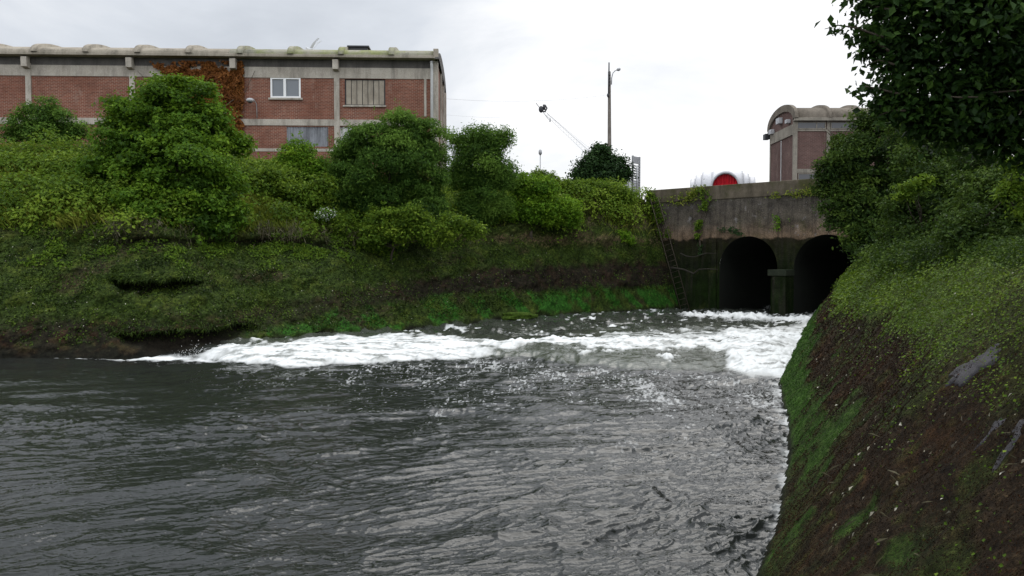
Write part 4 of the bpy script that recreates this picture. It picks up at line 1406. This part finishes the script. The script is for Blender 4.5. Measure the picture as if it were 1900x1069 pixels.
# broad leaved undergrowth, dry grass and hanging stems on the slope
DV = DD + (4.5 - dlip)
veg = sm(4.55, 5.4, DV + 0.55 * fbm(px_ * .012, DD * 0.2, 1.0, 3)) * (1 - sm(13, 16, DD))
w_ = veg * (0.35 + sm(-0.4, 0.3, fbm(X * .35, Y * .35, 2.0, 3))) * (px_ > -620) * (.45 + .55 * (px_ > -120)) * (1 - 0.6 * sm(1075, 1130, px_) * (1 - sm(5.6, 6.2, DV))) * (1 - .25 * (1 - sm(100, 190, px_)))
n = 66000
pos, nn_, r_, c_ = scatter(VL, NL, AL, w_, n)
hgt = np.clip(.25 + .55 * fbm(pos[:, 0] * .55, pos[:, 1] * .55, 3.0, 3), .05, 1.2)
pos[:, 2] += hgt * R.random(n) ** .5
tint = .52 + .35 * fbm(pos[:, 0] * .45, pos[:, 1] * .45, 5.0, 3) + .17 * R.normal(size=n) + .25 * (hgt - .3)
pos_l, nn_l, ti_l = [pos], [nn_ * .5 + np.array((0, -.25, .6)) + R.normal(size=(n, 3)) * .45], [tint]
mc, mn, _, mcol = scatter(VL, NL, AL, w_ * (DD < 11), 540)          # low mounds of bramble and nettle
for q, pxq in zip(mc, Lpx[mcol]):
    rr = .55 + .85 * R.random() ** 1.5
    m_ = int(300 * rr * rr)
    e = unit(R.normal(size=(m_, 3)) * np.array((1, 1, .8)) + np.array((0, -.35, .75)))
    pos_l.append(q + e * np.array((rr, rr, rr * .8)) * (.65 + .4 * R.random((m_, 1))) + R.normal(size=(m_, 3)) * .06)
    nn_l.append(e * .6 + np.array((0, -.1, .5)) + R.normal(size=(m_, 3)) * .45)
    ti_l.append(.56 + .22 * R.normal() + .25 * float(sm(820, 980, pxq)) + .15 * R.normal(size=m_))
pos, nn_, tint = np.concatenate(pos_l), np.concatenate(nn_l), np.concatenate(ti_l)
n = len(pos)
o = leaves('undergrowth', pos, nn_, .15 * (.6 + .8 * R.random(n)), tint, M['leaf_ivy'], None, .6)
tag(o, 'broad leaved green undergrowth covering the upper left bank', 'undergrowth', kind='stuff')


def blades(name, pos, h, w, tint, mat, lean, parent=None):
    n = len(pos)
    d = R.normal(size=(n, 3)) * .35 + lean
    d = unit(d)
    s = unit(np.cross(d, R.normal(size=(n, 3))))
    h = np.broadcast_to(h, (n,))[:, None]
    V = np.stack([pos - s * w, pos + s * w, pos + d * h * .6 + s * w * .7, pos + d * h * 1.0 + np.array((0, -.12, -.15)) * h], 1).reshape(-1, 3)
    if parent is not None: V = V - np.array(parent.location)
    me = np_mesh(name, V, np.arange(n * 4).reshape(n, 4), {'tint': np.repeat(np.clip(tint, 0, 1), 4)}, False)
    return link(name, me, mat, parent)


w_ = sm(4.3, 5.0, DV) * (1 - sm(16, 20, DD)) * (px_ > -620) * ((1 - sm(110, 190, px_)) * (.08 + .9 * sm(0, .4, fbm(X * .3, Y * .3, 7, 3)) + .8 * sm(9, 12, DD)) + .75 * np.exp(-((px_ - 520) / 75) ** 2) * (DD < 9) + .10) * (.4 + .6 * (px_ > -120))
n = 64000
pos, nn_, r_, c_ = scatter(VL, NL, AL, w_, n)
tint = .5 + .4 * fbm(pos[:, 0] * .3, pos[:, 2] * .5, 5.5, 3) + .2 * R.normal(size=n)
o = blades('grass', pos, .35 + .35 * R.random(n), .013, tint, M['grass_dry'], np.array((0, -.25, 1.0)))
tag(o, 'long olive and straw coloured grass on the left bank', 'grass', kind='stuff')
# pale dead stems and roots hanging over the lip
w_ = np.exp(-((DV - 4.55) / .35) ** 2) * ((.05 + sm(0, .4, fbm(px_ * .02, 1.0, 0.0, 2))) * sm(140, 180, px_) * (1 - sm(880, 960, px_)))
n = 2600
pos, nn_, r_, c_ = scatter(VL, NL, AL, w_, n)
pos += np.array((0, -.15, .2)) + R.normal(size=(n, 3)) * .15
o = blades('dead_stems', pos, .10 + .30 * R.random(n) ** 1.5, .008, .45 + .28 * R.normal(size=n), M['grass_grey'], np.array((0, -.35, -.75)))
tag(o, 'grey dead stems hanging from the lip under the trees', 'dead stems', kind='stuff')
# low leafy plants scattered on the revetment under the lip and small moss tufts
w_ = sm(2.6, 3.6, DD + .5 * fbm(px_ * .01, DD, 3.0, 3)) * (1 - sm(4.6, 5, DD)) * sm(-.1, .35, fbm(X * .7, Y * .7, Z, 3)) * (1 - sm(900, 1000, px_)) * (px_ > -620)
n = 15000
pos, nn_, r_, c_ = scatter(VL, NL, AL, w_, n)
pos += nn_ * (.12 * R.random((n, 1)))
o = leaves('creeping_plants', pos, nn_ + R.normal(size=(n, 3)) * .5, .10 * (.6 + .8 * R.random(n)), .45 + .22 * R.normal(size=n), M['leaf_ivy'], None, .65)
tag(o, 'low creeping leaves on the mossy left revetment under the lip', 'creeping plants', kind='stuff')
w_ = sm(.25, .6, DD) * (1 - sm(4.4, 4.8, DV)) * (px_ > -620) * (0.4 + sm(-.2, .4, fbm(X, Y, Z, 3))) * (1 - .8 * mud - .6 * mud_l)
n = 70000
pos, nn_, r_, c_ = scatter(VL, NL, AL, w_, n)
tint = .42 + .45 * fbm(pos[:, 0] * 1.4, pos[:, 2] * 2, 1.5, 3) + .24 * R.normal(size=n)
o = leaves('moss', pos + nn_ * .02, nn_ + R.normal(size=(n, 3)) * .7, .065 * (.5 + R.random(n)), tint, M['moss_tuft'], None, .8)
tag(o, 'short moss tufts over the left revetment', 'moss', kind='stuff')
# grass hanging over the rims of the two hollows
w_ = ((Z > 2.22) & (Z < 2.52) & (np.abs(px_ - 285) < 118) & (cv < .35)) * 1.0 + ((Z > .58) & (Z < .95) & (np.abs(px_ - 345) < 155) & (cv < .3)) * .8
pos, nn_, r_, c_ = scatter(VL, NL, AL, w_, 2600)
o = blades('hanging_grass', pos + nn_ * .02, .06 + .16 * R.random(2600), .010, .35 + .25 * R.normal(size=2600), M['moss_tuft'], np.array((0, -.45, -.5)))
tag(o, 'short grass hanging over the rims of the two hollows in the left bank', 'grass', kind='stuff')
# pale litter
w_ = sm(.3, .7, DD) * (1 - sm(4.6, 4.9, DD)) * (px_ > -300) * (1 - sm(900, 1100, px_) * .8)
pos, nn_, r_, c_ = scatter(VL, NL, AL, w_, 650)
o = leaves('fallen_leaves', pos + nn_ * .03, nn_ + R.normal(size=(650, 3)) * .3, .045 * (.5 + .8 * R.random(650)), .5 + .3 * R.normal(size=650), M['litter'], None, .7)
tag(o, 'pale fallen leaves specking the left bank', 'fallen leaves', kind='stuff')

# rust coloured creeper on the warehouse
pw, ph = 26000, 0
uu = 282 + 172 * R.random(pw); vv = 116 + 150 * R.random(pw)
edge = 22 * fbm(uu * .03, vv * .03, 1.0, 4)
dens = sm(-8, 10, uu + edge - 300 - np.clip((vv - 130) * .9, -20, 105)) * (1 - sm(-6, 8, uu + edge * .7 - 453 + np.clip((vv - 190) * .15, 0, 40)))
dens *= sm(-.55, .1, fbm(uu * .05, vv * .05, 4.0, 3) + 1.1 * sm(118, 145, vv) - .3) * (.75 + .25 * sm(-.2, .2, fbm(uu * .2, vv * .2, 2., 2)))
kp = R.random(pw) < dens
uu, vv = uu[kp], vv[kp]
q = np.array([FU(a_, b_) for a_, b_ in zip(uu, vv)])
dep = .10 + .22 * R.random(len(q)) * (0.4 + sm(-.3, .4, fbm(q[:, 0] * 1.2, q[:, 1] * 1.2, 1.0, 2)))
pos = np.stack([Q0[0] + nx[0] * q[:, 0] - ny[0] * dep, Q0[1] + nx[1] * q[:, 0] - ny[1] * dep, q[:, 1]], -1)
rc = empty('creeper', (Q0[0] + nx[0] * FU(400, 250)[0], Q0[1] + nx[1] * FU(400, 250)[0] - .1, FU(400, 260)[1]))
tag(rc, 'rust brown creeper climbing the warehouse wall behind the tall tree', 'creeper')
tn = .5 + .3 * fbm(q[:, 0], q[:, 1], 1., 3) + .2 * R.normal(size=len(q))
leaves('foliage', pos, np.array((0, -1, .35)) + R.normal(size=(len(q), 3)) * .45, .15 * (.6 + .7 * R.random(len(q))), tn, M['leaf_rust'], rc, .75)
mb = MB()
o_ = np.array(rc.location)
for i in range(9):
    x0, y0 = 385 + rg.uniform(-25, 45), 262
    pp = []
    for kk in range(6):
        a_, b_ = FU(x0 + (i - 5) * kk * 4.5 + rg.uniform(-5, 5), y0 - kk * 26)
        pp.append(np.array((Q0[0] + nx[0] * a_ - ny[0] * .10, Q0[1] + nx[1] * a_ - ny[1] * .10, b_)) - o_)
    mb.tube(pp, [.035, .03, .025, .02, .015, .008], 5)
mb.build('stem', M['bark'], rc, True)

# ivy and weeds on the culvert wall
def wall_ivy(label, tts, zs_, half, n, mat=M['leaf_ivy'], sz=.11, name='ivy', cat='ivy', thick=.22):
    """leaves hanging on the wall down a poly-line (t, z)"""
    f = R.random(n) ** .8
    tt_ = np.interp(f, np.linspace(0, 1, len(tts)), tts); z_ = np.interp(f, np.linspace(0, 1, len(zs_)), zs_)
    hw_ = np.interp(f, np.linspace(0, 1, len(half)), half)
    tt_ = tt_ + R.normal(size=n) * hw_ * .5 + .25 * fbm(z_ * 1.2, tts[0], 0., 2)
    z_ = z_ + R.normal(size=n) * hw_ * .35
    ok = fbm(tt_ * 1.6, z_ * 1.3, tts[0] * 3.1, 3) > -.18
    tt_, z_ = tt_[ok], z_[ok]; m_ = len(z_)
    out = .12 + thick * R.random(m_) ** 1.5
    pos = np.stack([W0[0] + WD[0] * tt_ + WN[0] * out, W0[1] + WD[1] * tt_ + WN[1] * out, z_], -1)
    rt_ = empty(name, wall_pt(tts[0], .11, zs_[0])); tag(rt_, label, cat)
    leaves('foliage', pos, np.array((WN[0], WN[1], .5)) + R.normal(size=(m_, 3)) * .5, sz * (.6 + .7 * R.random(m_)), .45 + .25 * R.normal(size=m_), mat, rt_, .65)
    o_ = np.array(rt_.location)
    mb = MB()
    for s_ in (-.3, .05, .3):
        mb.tube([wall_pt(np.interp(g_, np.linspace(0, 1, len(tts)), tts) + s_ * half[min(1, len(half) - 1)], .12, np.interp(g_, np.linspace(0, 1, len(zs_)), zs_)) - o_ for g_ in np.linspace(0, .95, 7)], [.02] * 6 + [.006], 5)
    mb.build('stem', M['bark'], rt_, True)
    return rt_


wall_ivy('long dark ivy strand hanging down the culvert wall below the red curtain', [1.55, 1.75, 1.7, 1.45, 1.3], [7.3, 6.6, 5.9, 5.2, 4.3], [.5, .42, .32, .25, .12], 1500)
wall_ivy('yellowish weeds growing along the top of the parapet left of the ivy strand', [-.6, .5, 1.3], [6.55, 6.7, 7.2], [.35, .5, .5], 620, M['grass_dry'], .12, 'weeds', 'weeds')
wall_ivy('ivy curtain covering the left end of the culvert wall above the ladder', [-1.95, -1.75, -1.4, -.9], [7.2, 6.4, 5.5, 4.3], [.45, .5, .5, .35], 2300)
wall_ivy('thin olive moss plants along the parapet foot above the second culvert mouth', [5.6, 7.0, 8.6], [6.6, 6.55, 6.7], [.3, .35, .3], 520, M['grass_dry'], .1, 'weeds', 'weeds')
wall_ivy('small weed tuft midway on the wall between the two culvert mouths', [6.1, 6.5, 6.2], [5.4, 5.1, 4.8], [.25, .4, .3], 260, M['leaf_bright'], .1, 'weeds', 'weeds')
wall_ivy('little dark weeds on the tan stripe over the first culvert mouth', [2.6, 3.4, 4.0], [4.8, 4.75, 4.5], [.3, .3, .2], 200, M['leaf_dark'], .11, 'weeds', 'weeds')
wall_ivy('slim dark ivy tail left of the first culvert mouth below the tan stripe', [1.35, 1.4, 1.42], [4.5, 3.9, 3.3], [.15, .12, .08], 170, M['leaf_dark'], .1)

# mossy rock at the foot of the left bank
rk = P(962, 590, 0.001 + G(962, 592, .2)[1]); rk[2] = .30
mb = MB().ball((0, 0, 0), (.85, .5, .26), 26, 16, .35)
o = mb.build('rock', bpy.data.materials['mossy_bank'], None, True)
o.location = tuple(rk)
ca_ = o.data.attributes.new('Col', 'FLOAT_COLOR', 'POINT')
ca_.data.foreach_set('color', np.tile(np.array((.05, .085, .012, 1), np.float32), len(o.data.vertices)))
tag(o, 'low mossy rock in the shallows at the foot of the left bank', 'rock')

# ------------------------------------------------------------------ right side
B = blobs_px([(1618, 232, 32, 1), (1655, 215, 36), (1580, 280, 34, 1), (1622, 285, 62), (1553, 325, 34), (1600, 362, 58), (1662, 345, 52), (1556, 392, 34, -.5), (1618, 412, 46, -.8), (1675, 415, 42, -1), (1680, 285, 40), (1590, 445, 26, -1.2), (1556, 262, 9, 1.2), (1640, 450, 34, -1.5), (1532, 352, 20), (1540, 310, 22), (1700, 250, 40), (1720, 330, 44)], 31.5, .8)
plant('tree', 'mid green tree hanging over the second culvert mouth', 'tree', B, base_at(1655, 30.8), .2, M['leaf_shade'], 330, .16, 9, .145, .45, lump=.7, seed=21, nmain=9)
B = blobs_px([(1745, 285, 60, 1), (1730, 350, 58), (1690, 395, 44), (1770, 410, 50, -1), (1715, 445, 34, -1), (1700, 300, 34, .5), (1800, 340, 60), (1690, 245, 40, 1.5), (1770, 240, 50, 1), (1660, 440, 30, 1)], 19.5, .8)
plant('bush', 'dark bush between the culvert tree and the frame of the overhanging tree', 'bush', B, base_at(1765, 20.0), .12, M['leaf_shade'], 520, .12, 9, .10, .5, seed=22, lump=.7)
B = blobs_px([(1690, 350, 11, .0, .4), (1704, 343, 9, .0, .4), (1678, 362, 8, 0, .4), (1716, 336, 6)], 18.0)
plant('bush', 'small yellow green leaf spray standing out of the dark bushes', 'bush', B, base_at(1720, 19.0), .03, M['leaf_ivy'], 420, .1, 7, .09, .5, seed=23)
B = blobs_px([(1850, 300, 80, 1), (1830, 380, 70), (1890, 400, 66, -.5), (1800, 430, 50, -1), (1870, 455, 40, -1), (1940, 340, 80), (1960, 430, 60)], 14.5, .8)
plant('bush', 'broad shady bush right of the dark bush on the bank crest', 'bush', B, base_at(1900, 15.0), .12, M['leaf_shade'], 640, .10, 9, .085, .5, seed=24, lump=.7)
B = blobs_px([(1890, 345, 20), (1880, 305, 13), (1905, 395, 18), (1868, 360, 10)], 12.6)
plant('bush', 'lighter green twig bush at the far right beneath the overhanging tree', 'bush', B, base_at(1960, 13.2), .04, M['leaf_ivy'], 480, .09, 7, .075, .5, seed=25)

# overhanging tree close to the viewer
B = blobs_px([(1700, 40, 78), (1690, 132, 56), (1782, 70, 92), (1870, 50, 100), (1752, 180, 54), (1820, 185, 72), (1896, 200, 84), (1640, 75, 34), (1668, 190, 30), (1700, -50, 90), (1820, -60, 110), (1950, 100, 120), (1640, -20, 50), (1770, 235, 40), (1850, 250, 46), (1960, 240, 90), (1950, -60, 120), (1720, 225, 26)], 7.4, .8)
tb = np.array(base_at(2080, 9.6))
tr = empty('overhanging_tree', tb)
tag(tr, 'dark large leaved tree overhanging the top right corner', 'tree')
C, N, T = crown_points(B, 420, .10, 8, .55, flat=.7, under=.6)
keep = R.random(len(C)) < .98
C, N, T = C[keep], N[keep], T[keep]
sprigs = []
mb = MB()
for pth in ([(1640, 70), (1590, 52), (1555, 47), (1530, 54)], [(1660, 20), (1630, 14), (1612, 10), (1600, 14)], [(1670, 175), (1630, 165), (1605, 160), (1590, 166)], [(1650, 95), (1615, 72), (1590, 62)],
            [(1660, 120), (1630, 112), (1612, 118)], [(1680, 205), (1655, 205), (1632, 214)]):
    pts_ = [P(a_, b_, 7.2 + .1 * i) for i, (a_, b_) in enumerate(pth)]
    mb.tube([p_ - tb for p_ in pts_], list(np.linspace(.012, .003, len(pts_))), 5)
    for i in range(58 if len(pth) == 4 else 30):
        f = R.random() * (len(pts_) - 1); i0 = int(f)
        sprigs.append(pts_[i0] + (pts_[min(i0 + 1, len(pts_) - 1)] - pts_[i0]) * (f - i0) + R.normal(size=3) * np.array((.05, .09, .035)) + np.array((0, 0, -.02)))
sprigs = np.array(sprigs)
mb.build('twig', M['bark'], tr, True)
C = np.concatenate([C, sprigs]); N = np.concatenate([N, R.normal(size=(len(sprigs), 3)) * .7 + np.array((0, 0, .6))]); T = np.concatenate([T, .5 + .2 * R.normal(size=len(sprigs))])
leaves('crown', C, N, .078 * (.45 + .95 * R.random(len(C))), T, M['leaf_near'], tr, .62, .10, (-.25, 0, -.5))
mb = MB()
limbs(mb, (0, 0, 0), [tuple(np.array(b[:3]) - tb) for b in B if b[0] > 3.9], .13, 8, 31)
mb.build('trunk', M['bark'], tr, True)

# ivy and clover cover on the upper right bank
cov = sm(-0.22, 0.22, ZR - (1.85 + .1 * sm(14, 26, YR)) + 0.50 * fbm(YR * .5, ZR * .8, 3., 3)) * (1 - sm(5.2, 6, ZR)) * sm(3.5, 9, YR + 2 * fbm(YR * .4, ZR, 1., 2)) * (YR > 2)
cov0 = cov
cov = np.maximum(cov, .10 * sm(-.1, .4, fbm(YR * .8, ZR * 1.1, 9., 3)) * sm(1.0, 1.6, ZR) * (YR > 2.5) * (ZR < 6))
w_ = cov * np.clip(16.0 / np.maximum(YR, 6), .5, 2.5)
n = 120000
pos, nn_, r_, c_ = scatter(VR, NRm, AR, w_, n)
lift = .015 + .16 * R.random((n, 1)) ** 1.3 * (0.5 + sm(-.3, .4, fbm(pos[:, 0] * 1.5, pos[:, 1] * 1.5, 0., 3)))[:, None]
pos += nn_ * lift
tint = .5 + .4 * fbm(pos[:, 1] * .8, pos[:, 2] * 1.2, 1.5, 3) + .17 * R.normal(size=n)
M['leaf_clover'] = leaf_mat('leaf_ground_clover', (0.016, 0.036, 0.003), (0.060, 0.112, 0.008), (0.165, 0.235, 0.020), 0.25)
dy_ = np.clip(pos[:, 1] / 14.0, .45, 1.6)
tint = tint - .28 * (cov0[r_, c_] < .2)
o = leaves('ground_cover', pos, nn_ * .8 + np.array((0, 0, .4)) + R.normal(size=(n, 3)) * .4, .042 * dy_ * (.6 + .8 * R.random(n)), tint, M['leaf_clover'], None, .95)
tag(o, 'small bright green leaves carpeting the upper right bank', 'ground cover', kind='stuff')
mc, mn, _, _ = scatter(VR, NRm, AR, ((DD2 > 2.55) & (DD2 < 3.9) & (YR > 8.5) & (YR < 27)) * 1.0, 190)
pl_, nl_, tl_ = [], [], []
for q in mc:
    rr = (.13 + .34 * R.random() ** 1.5) * min(1.5, q[1] / 14)
    m_ = int(60 + 1300 * rr)
    e = unit(R.normal(size=(m_, 3)) + np.array((-.3, -.25, .5)))
    pl_.append(q + e * rr * np.array((1.2, 1.2, .9)) * (.55 + .6 * R.random((m_, 1))) + R.normal(size=(m_, 3)) * .04)
    nl_.append(e * .5 + np.array((0, 0, .5)) + R.normal(size=(m_, 3)) * .5); tl_.append(.45 + .2 * R.normal() + .17 * R.normal(size=m_))
pl_, nl_, tl_ = np.concatenate(pl_), np.concatenate(nl_), np.concatenate(tl_)
o = leaves('undergrowth', pl_, nl_, .065 * np.clip(pl_[:, 1] / 15, .6, 1.6) * (.5 + R.random(len(pl_))), tl_, M['leaf_shade'], None, .6)
tag(o, 'ragged dark scrub along the crest of the right bank under the bushes', 'undergrowth', kind='stuff')
# brown water weed and moss lumps lower down
w_ = sm(.03, .12, DD2) * (1 - sm(3.0, 3.6, DD2)) * (YR > 2.5) * (1 - .85 * cov) * np.clip(12.0 / np.maximum(YR, 5), .3, 2.4) ** 1.5
n = 120000
pos, nn_, r_, c_ = scatter(VR, NRm, AR, w_, n)
gcol = Cr[r_, c_]
isg = np.clip((gcol[:, 1] - gcol[:, 0]) / .03, 0, 1)
dy_ = np.clip(pos[:, 1] / 12.0, .45, 1.8)
M['weed'] = leaf_mat('red_brown_weed', (0.006, 0.004, 0.003), (0.021, 0.012, 0.006), (0.066, 0.030, 0.014), 0.05, .7)
M['algae'] = leaf_mat('wet_green_algae', (0.008, 0.026, 0.003), (0.024, 0.070, 0.006), (0.055, 0.135, 0.012), 0.05, .6)
for nm, lab, sel, mt in (('weed', 'red brown weed matted over the lower right bank', isg < .45, M['weed']), ('moss', 'wet green moss along the right waterline', isg >= .45, M['algae'])):
    q_, nq, d_ = pos[sel], nn_[sel], dy_[sel]
    m_ = len(q_)
    if mt is M['algae']:
        d_ = d_ * .75
    o = leaves(nm, q_ + nq * .012, nq + R.normal(size=(m_, 3)) * .6, .026 * d_ * (.5 + R.random(m_)), .42 + .3 * fbm(q_[:, 1] * 1.5, q_[:, 2] * 2, 3., 3) + .22 * R.normal(size=m_), mt, None, .5, .2)
    tag(o, lab, 'moss', kind='stuff')
# fallen leaves and stalks
w_ = sm(.3, .7, DD2) * (1 - sm(4.0, 4.6, DD2)) * (YR > 4.2) * np.clip(10.0 / np.maximum(YR, 5), .2, 2)
n = 420
pos, nn_, r_, c_ = scatter(VR, NRm, AR, w_, n)
o = leaves('fallen_leaves', pos + nn_ * .035, nn_ + R.normal(size=(n, 3)) * .25, .05 * (.5 + .8 * R.random(n) ** 2), .5 + .3 * R.normal(size=n), M['litter'], None, .6)
tag(o, 'pale fallen leaves lying on the right bank', 'fallen leaves', kind='stuff')
n = 900
pos, nn_, r_, c_ = scatter(VR, NRm, AR, w_, n)
o = blades('dry_stalks', pos + nn_ * .03, 0.05 + .10 * R.random(n), .0018, .4 + .25 * R.normal(size=n), M['grass_grey'], np.array((-.3, -.5, .1)))
tag(o, 'thin dry stalks lying on the right bank', 'stalks', kind='stuff')


def on_right(px, py):
    """point of the right bank seen at a picture position"""
    a, b, c = ray(px, py)
    d = unit(np.array((a, b, c)))
    q = VR.reshape(-1, 3) - np.array((0, 0, EYE))
    al = q @ d
    off = np.linalg.norm(q - al[:, None] * d, axis=1) / np.maximum(al, .5) + (al < 1) * 9
    ok = off < .006
    if not ok.any(): ok = off <= off.min() + 1e-6
    i = np.where(ok)[0][np.argmin(al[ok])]
    return VR.reshape(-1, 3)[i], NRm.reshape(-1, 3)[i]


for lab, px, py, lx, lz, seed in (('broad dark stone slab bared among the green cover, highest of the three', 1800, 670, .30, .20, 1),
                            ('narrow dark stone slab bared in the moss, middle of the three', 1845, 780, .22, .06, 2),
                            ('dark stone slab bared low on the right bank, nearest of the three', 1852, 846, .22, .075, 3)):
    c_, n_ = on_right(px, py)
    uz = unit(np.array((0.35, .93, .0)) - n_ * (np.array((0.35, .93, .0)) @ n_)); ux = unit(np.cross(uz, n_) + uz * .35); uz = np.cross(n_, ux)
    mb = MB()
    K = 26
    vs, fs = [], []
    for j in range(7):
        fr_ = (1, 1, .93, .75, .5, .25, 0)[j]; hh = (-.10, -.02, -.004, .004, .008, .010, .010)[j]
        for i in range(K):
            th = 2 * math.pi * i / K
            rr_ = fr_ * (1 + .5 * float(fbm(math.cos(th) * 2.4 + seed * 7, math.sin(th) * 2.4, 0, 4)))
            p_ = ux * lx * rr_ * math.cos(th) + uz * lz * rr_ * math.sin(th) * (1 + .3 * math.cos(th))
            vs.append(p_ + n_ * (hh + (.014 * float(fbm(p_ @ ux * 6, p_ @ uz * 22, seed, 4)) if j > 0 else 0)))
    for j in range(6):
        for i in range(K):
            i2_ = (i + 1) % K
            fs.append((j * K + i, j * K + i2_, (j + 1) * K + i2_, (j + 1) * K + i))
    mb.add(vs, fs)
    o = mb.build('stone_slab', M['stone'], None, True)
    o.location = tuple(c_)
    tag(o, lab, 'stone', 'stone slabs bared in the right bank')

# ------------------------------------------------------------------ sky and light
w = bpy.data.worlds.new('World')
sc.world = w
w.use_nodes = True
nt = w.node_tree
for n_ in list(nt.nodes): nt.nodes.remove(n_)
out = nt.nodes.new('ShaderNodeOutputWorld'); bg = nt.nodes.new('ShaderNodeBackground')
sky = nt.nodes.new('ShaderNodeTexSky'); sky.sky_type = 'NISHITA'; sky.sun_disc = False
SUN_EL, SUN_AZ = math.radians(58), math.radians(18)      # azimuth clockwise from +Y
sky.sun_elevation = SUN_EL; sky.sun_rotation = SUN_AZ
tc = nt.nodes.new('ShaderNodeTexCoord')
mp = nt.nodes.new('ShaderNodeMapping'); mp.inputs['Scale'].default_value = (1.0, 1.0, 2.6); mp.inputs['Location'].default_value = (0.35, 0.1, 0.4)
nz = nt.nodes.new('ShaderNodeTexNoise'); nz.inputs['Scale'].default_value = 2.6; nz.inputs['Detail'].default_value = 7; nz.inputs['Roughness'].default_value = .56; nz.inputs['Distortion'].default_value = .35
dp = nt.nodes.new('ShaderNodeVectorMath'); dp.operation = 'DOT_PRODUCT'
sd = Vector((math.sin(math.radians(17)) * math.cos(math.radians(6)), math.cos(math.radians(17)) * math.cos(math.radians(6)), math.sin(math.radians(6))))
dp.inputs[1].default_value = sd
nt.links.new(tc.outputs['Generated'], dp.inputs[0]); nt.links.new(tc.outputs['Generated'], mp.inputs[0]); nt.links.new(mp.outputs[0], nz.inputs['Vector'])
mr = nt.nodes.new('ShaderNodeMapRange'); mr.inputs['From Min'].default_value = .86; mr.inputs['From Max'].default_value = .995; mr.interpolation_type = 'SMOOTHSTEP'
nt.links.new(dp.outputs['Value'], mr.inputs['Value'])
ad = nt.nodes.new('ShaderNodeMath'); ad.operation = 'MULTIPLY_ADD'
nt.links.new(mr.outputs[0], ad.inputs[0]); ad.inputs[1].default_value = .20; nt.links.new(nz.outputs['Fac'], ad.inputs[2])
cr = nt.nodes.new('ShaderNodeValToRGB')
els = [(0.30, (5.2, 5.5, 5.95, 1)), (0.44, (6.1, 6.4, 6.85, 1)), (0.57, (7.2, 7.4, 7.7, 1)), (0.72, (9.1, 9.12, 9.2, 1)), (0.9, (10.6, 10.5, 10.5, 1))]
cr.color_ramp.elements[0].position, cr.color_ramp.elements[0].color = els[0]
cr.color_ramp.elements[1].position, cr.color_ramp.elements[1].color = els[-1]
for p_, c_ in els[1:-1]:
    e = cr.color_ramp.elements.new(p_); e.color = c_
nt.links.new(ad.outputs[0], cr.inputs['Fac'])
mx = nt.nodes.new('ShaderNodeMix'); mx.data_type = 'RGBA'; mx.inputs[0].default_value = .94
nt.links.new(sky.outputs[0], mx.inputs[6]); nt.links.new(cr.outputs[0], mx.inputs[7])
sx = nt.nodes.new('ShaderNodeSeparateXYZ'); nt.links.new(tc.outputs['Generated'], sx.inputs[0])
zm = nt.nodes.new('ShaderNodeMapRange'); zm.interpolation_type = 'SMOOTHSTEP'
zm.inputs['From Min'].default_value = .35; zm.inputs['From Max'].default_value = -.35; zm.inputs['To Min'].default_value = 1.0; zm.inputs['To Max'].default_value = 1.75
nt.links.new(sx.outputs['Y'], zm.inputs['Value'])        # unseen sky behind the viewer raised, an added fill for facade and banks
zz2 = nt.nodes.new('ShaderNodeMapRange'); zz2.interpolation_type = 'SMOOTHSTEP'
zz2.inputs['From Min'].default_value = .36; zz2.inputs['From Max'].default_value = .75; zz2.inputs['To Min'].default_value = 1.0; zz2.inputs['To Max'].default_value = 1.45
nt.links.new(sx.outputs['Z'], zz2.inputs['Value'])
pr2 = nt.nodes.new('ShaderNodeMath'); pr2.operation = 'MULTIPLY'
nt.links.new(zm.outputs[0], pr2.inputs[0]); nt.links.new(zz2.outputs[0], pr2.inputs[1])
sc2 = nt.nodes.new('ShaderNodeVectorMath'); sc2.operation = 'SCALE'
nt.links.new(mx.outputs[2], sc2.inputs[0]); nt.links.new(pr2.outputs[0], sc2.inputs['Scale'])
nt.links.new(sc2.outputs[0], bg.inputs['Color']); bg.inputs['Strength'].default_value = .1
nt.links.new(bg.outputs[0], out.inputs['Surface'])

sl_ = bpy.data.lights.new('sun', 'SUN'); sun = bpy.data.objects.new('sun', sl_); COL.objects.link(sun)
sl_.energy = 1.3; sl_.angle = math.radians(42); sl_.color = (1.0, .97, .92)
dv = Vector((math.sin(SUN_AZ) * math.cos(SUN_EL), math.cos(SUN_AZ) * math.cos(SUN_EL), math.sin(SUN_EL)))
sun.rotation_euler = dv.to_track_quat('Z', 'Y').to_euler()

vs_ = sc.view_settings
vs_.view_transform = 'Standard'; vs_.look = 'None'; vs_.exposure = 0.28; vs_.gamma = 1.0; vs_.use_curve_mapping = False
sc.cycles.max_bounces = 6; sc.cycles.diffuse_bounces = 3; sc.cycles.glossy_bounces = 3; sc.cycles.transmission_bounces = 3
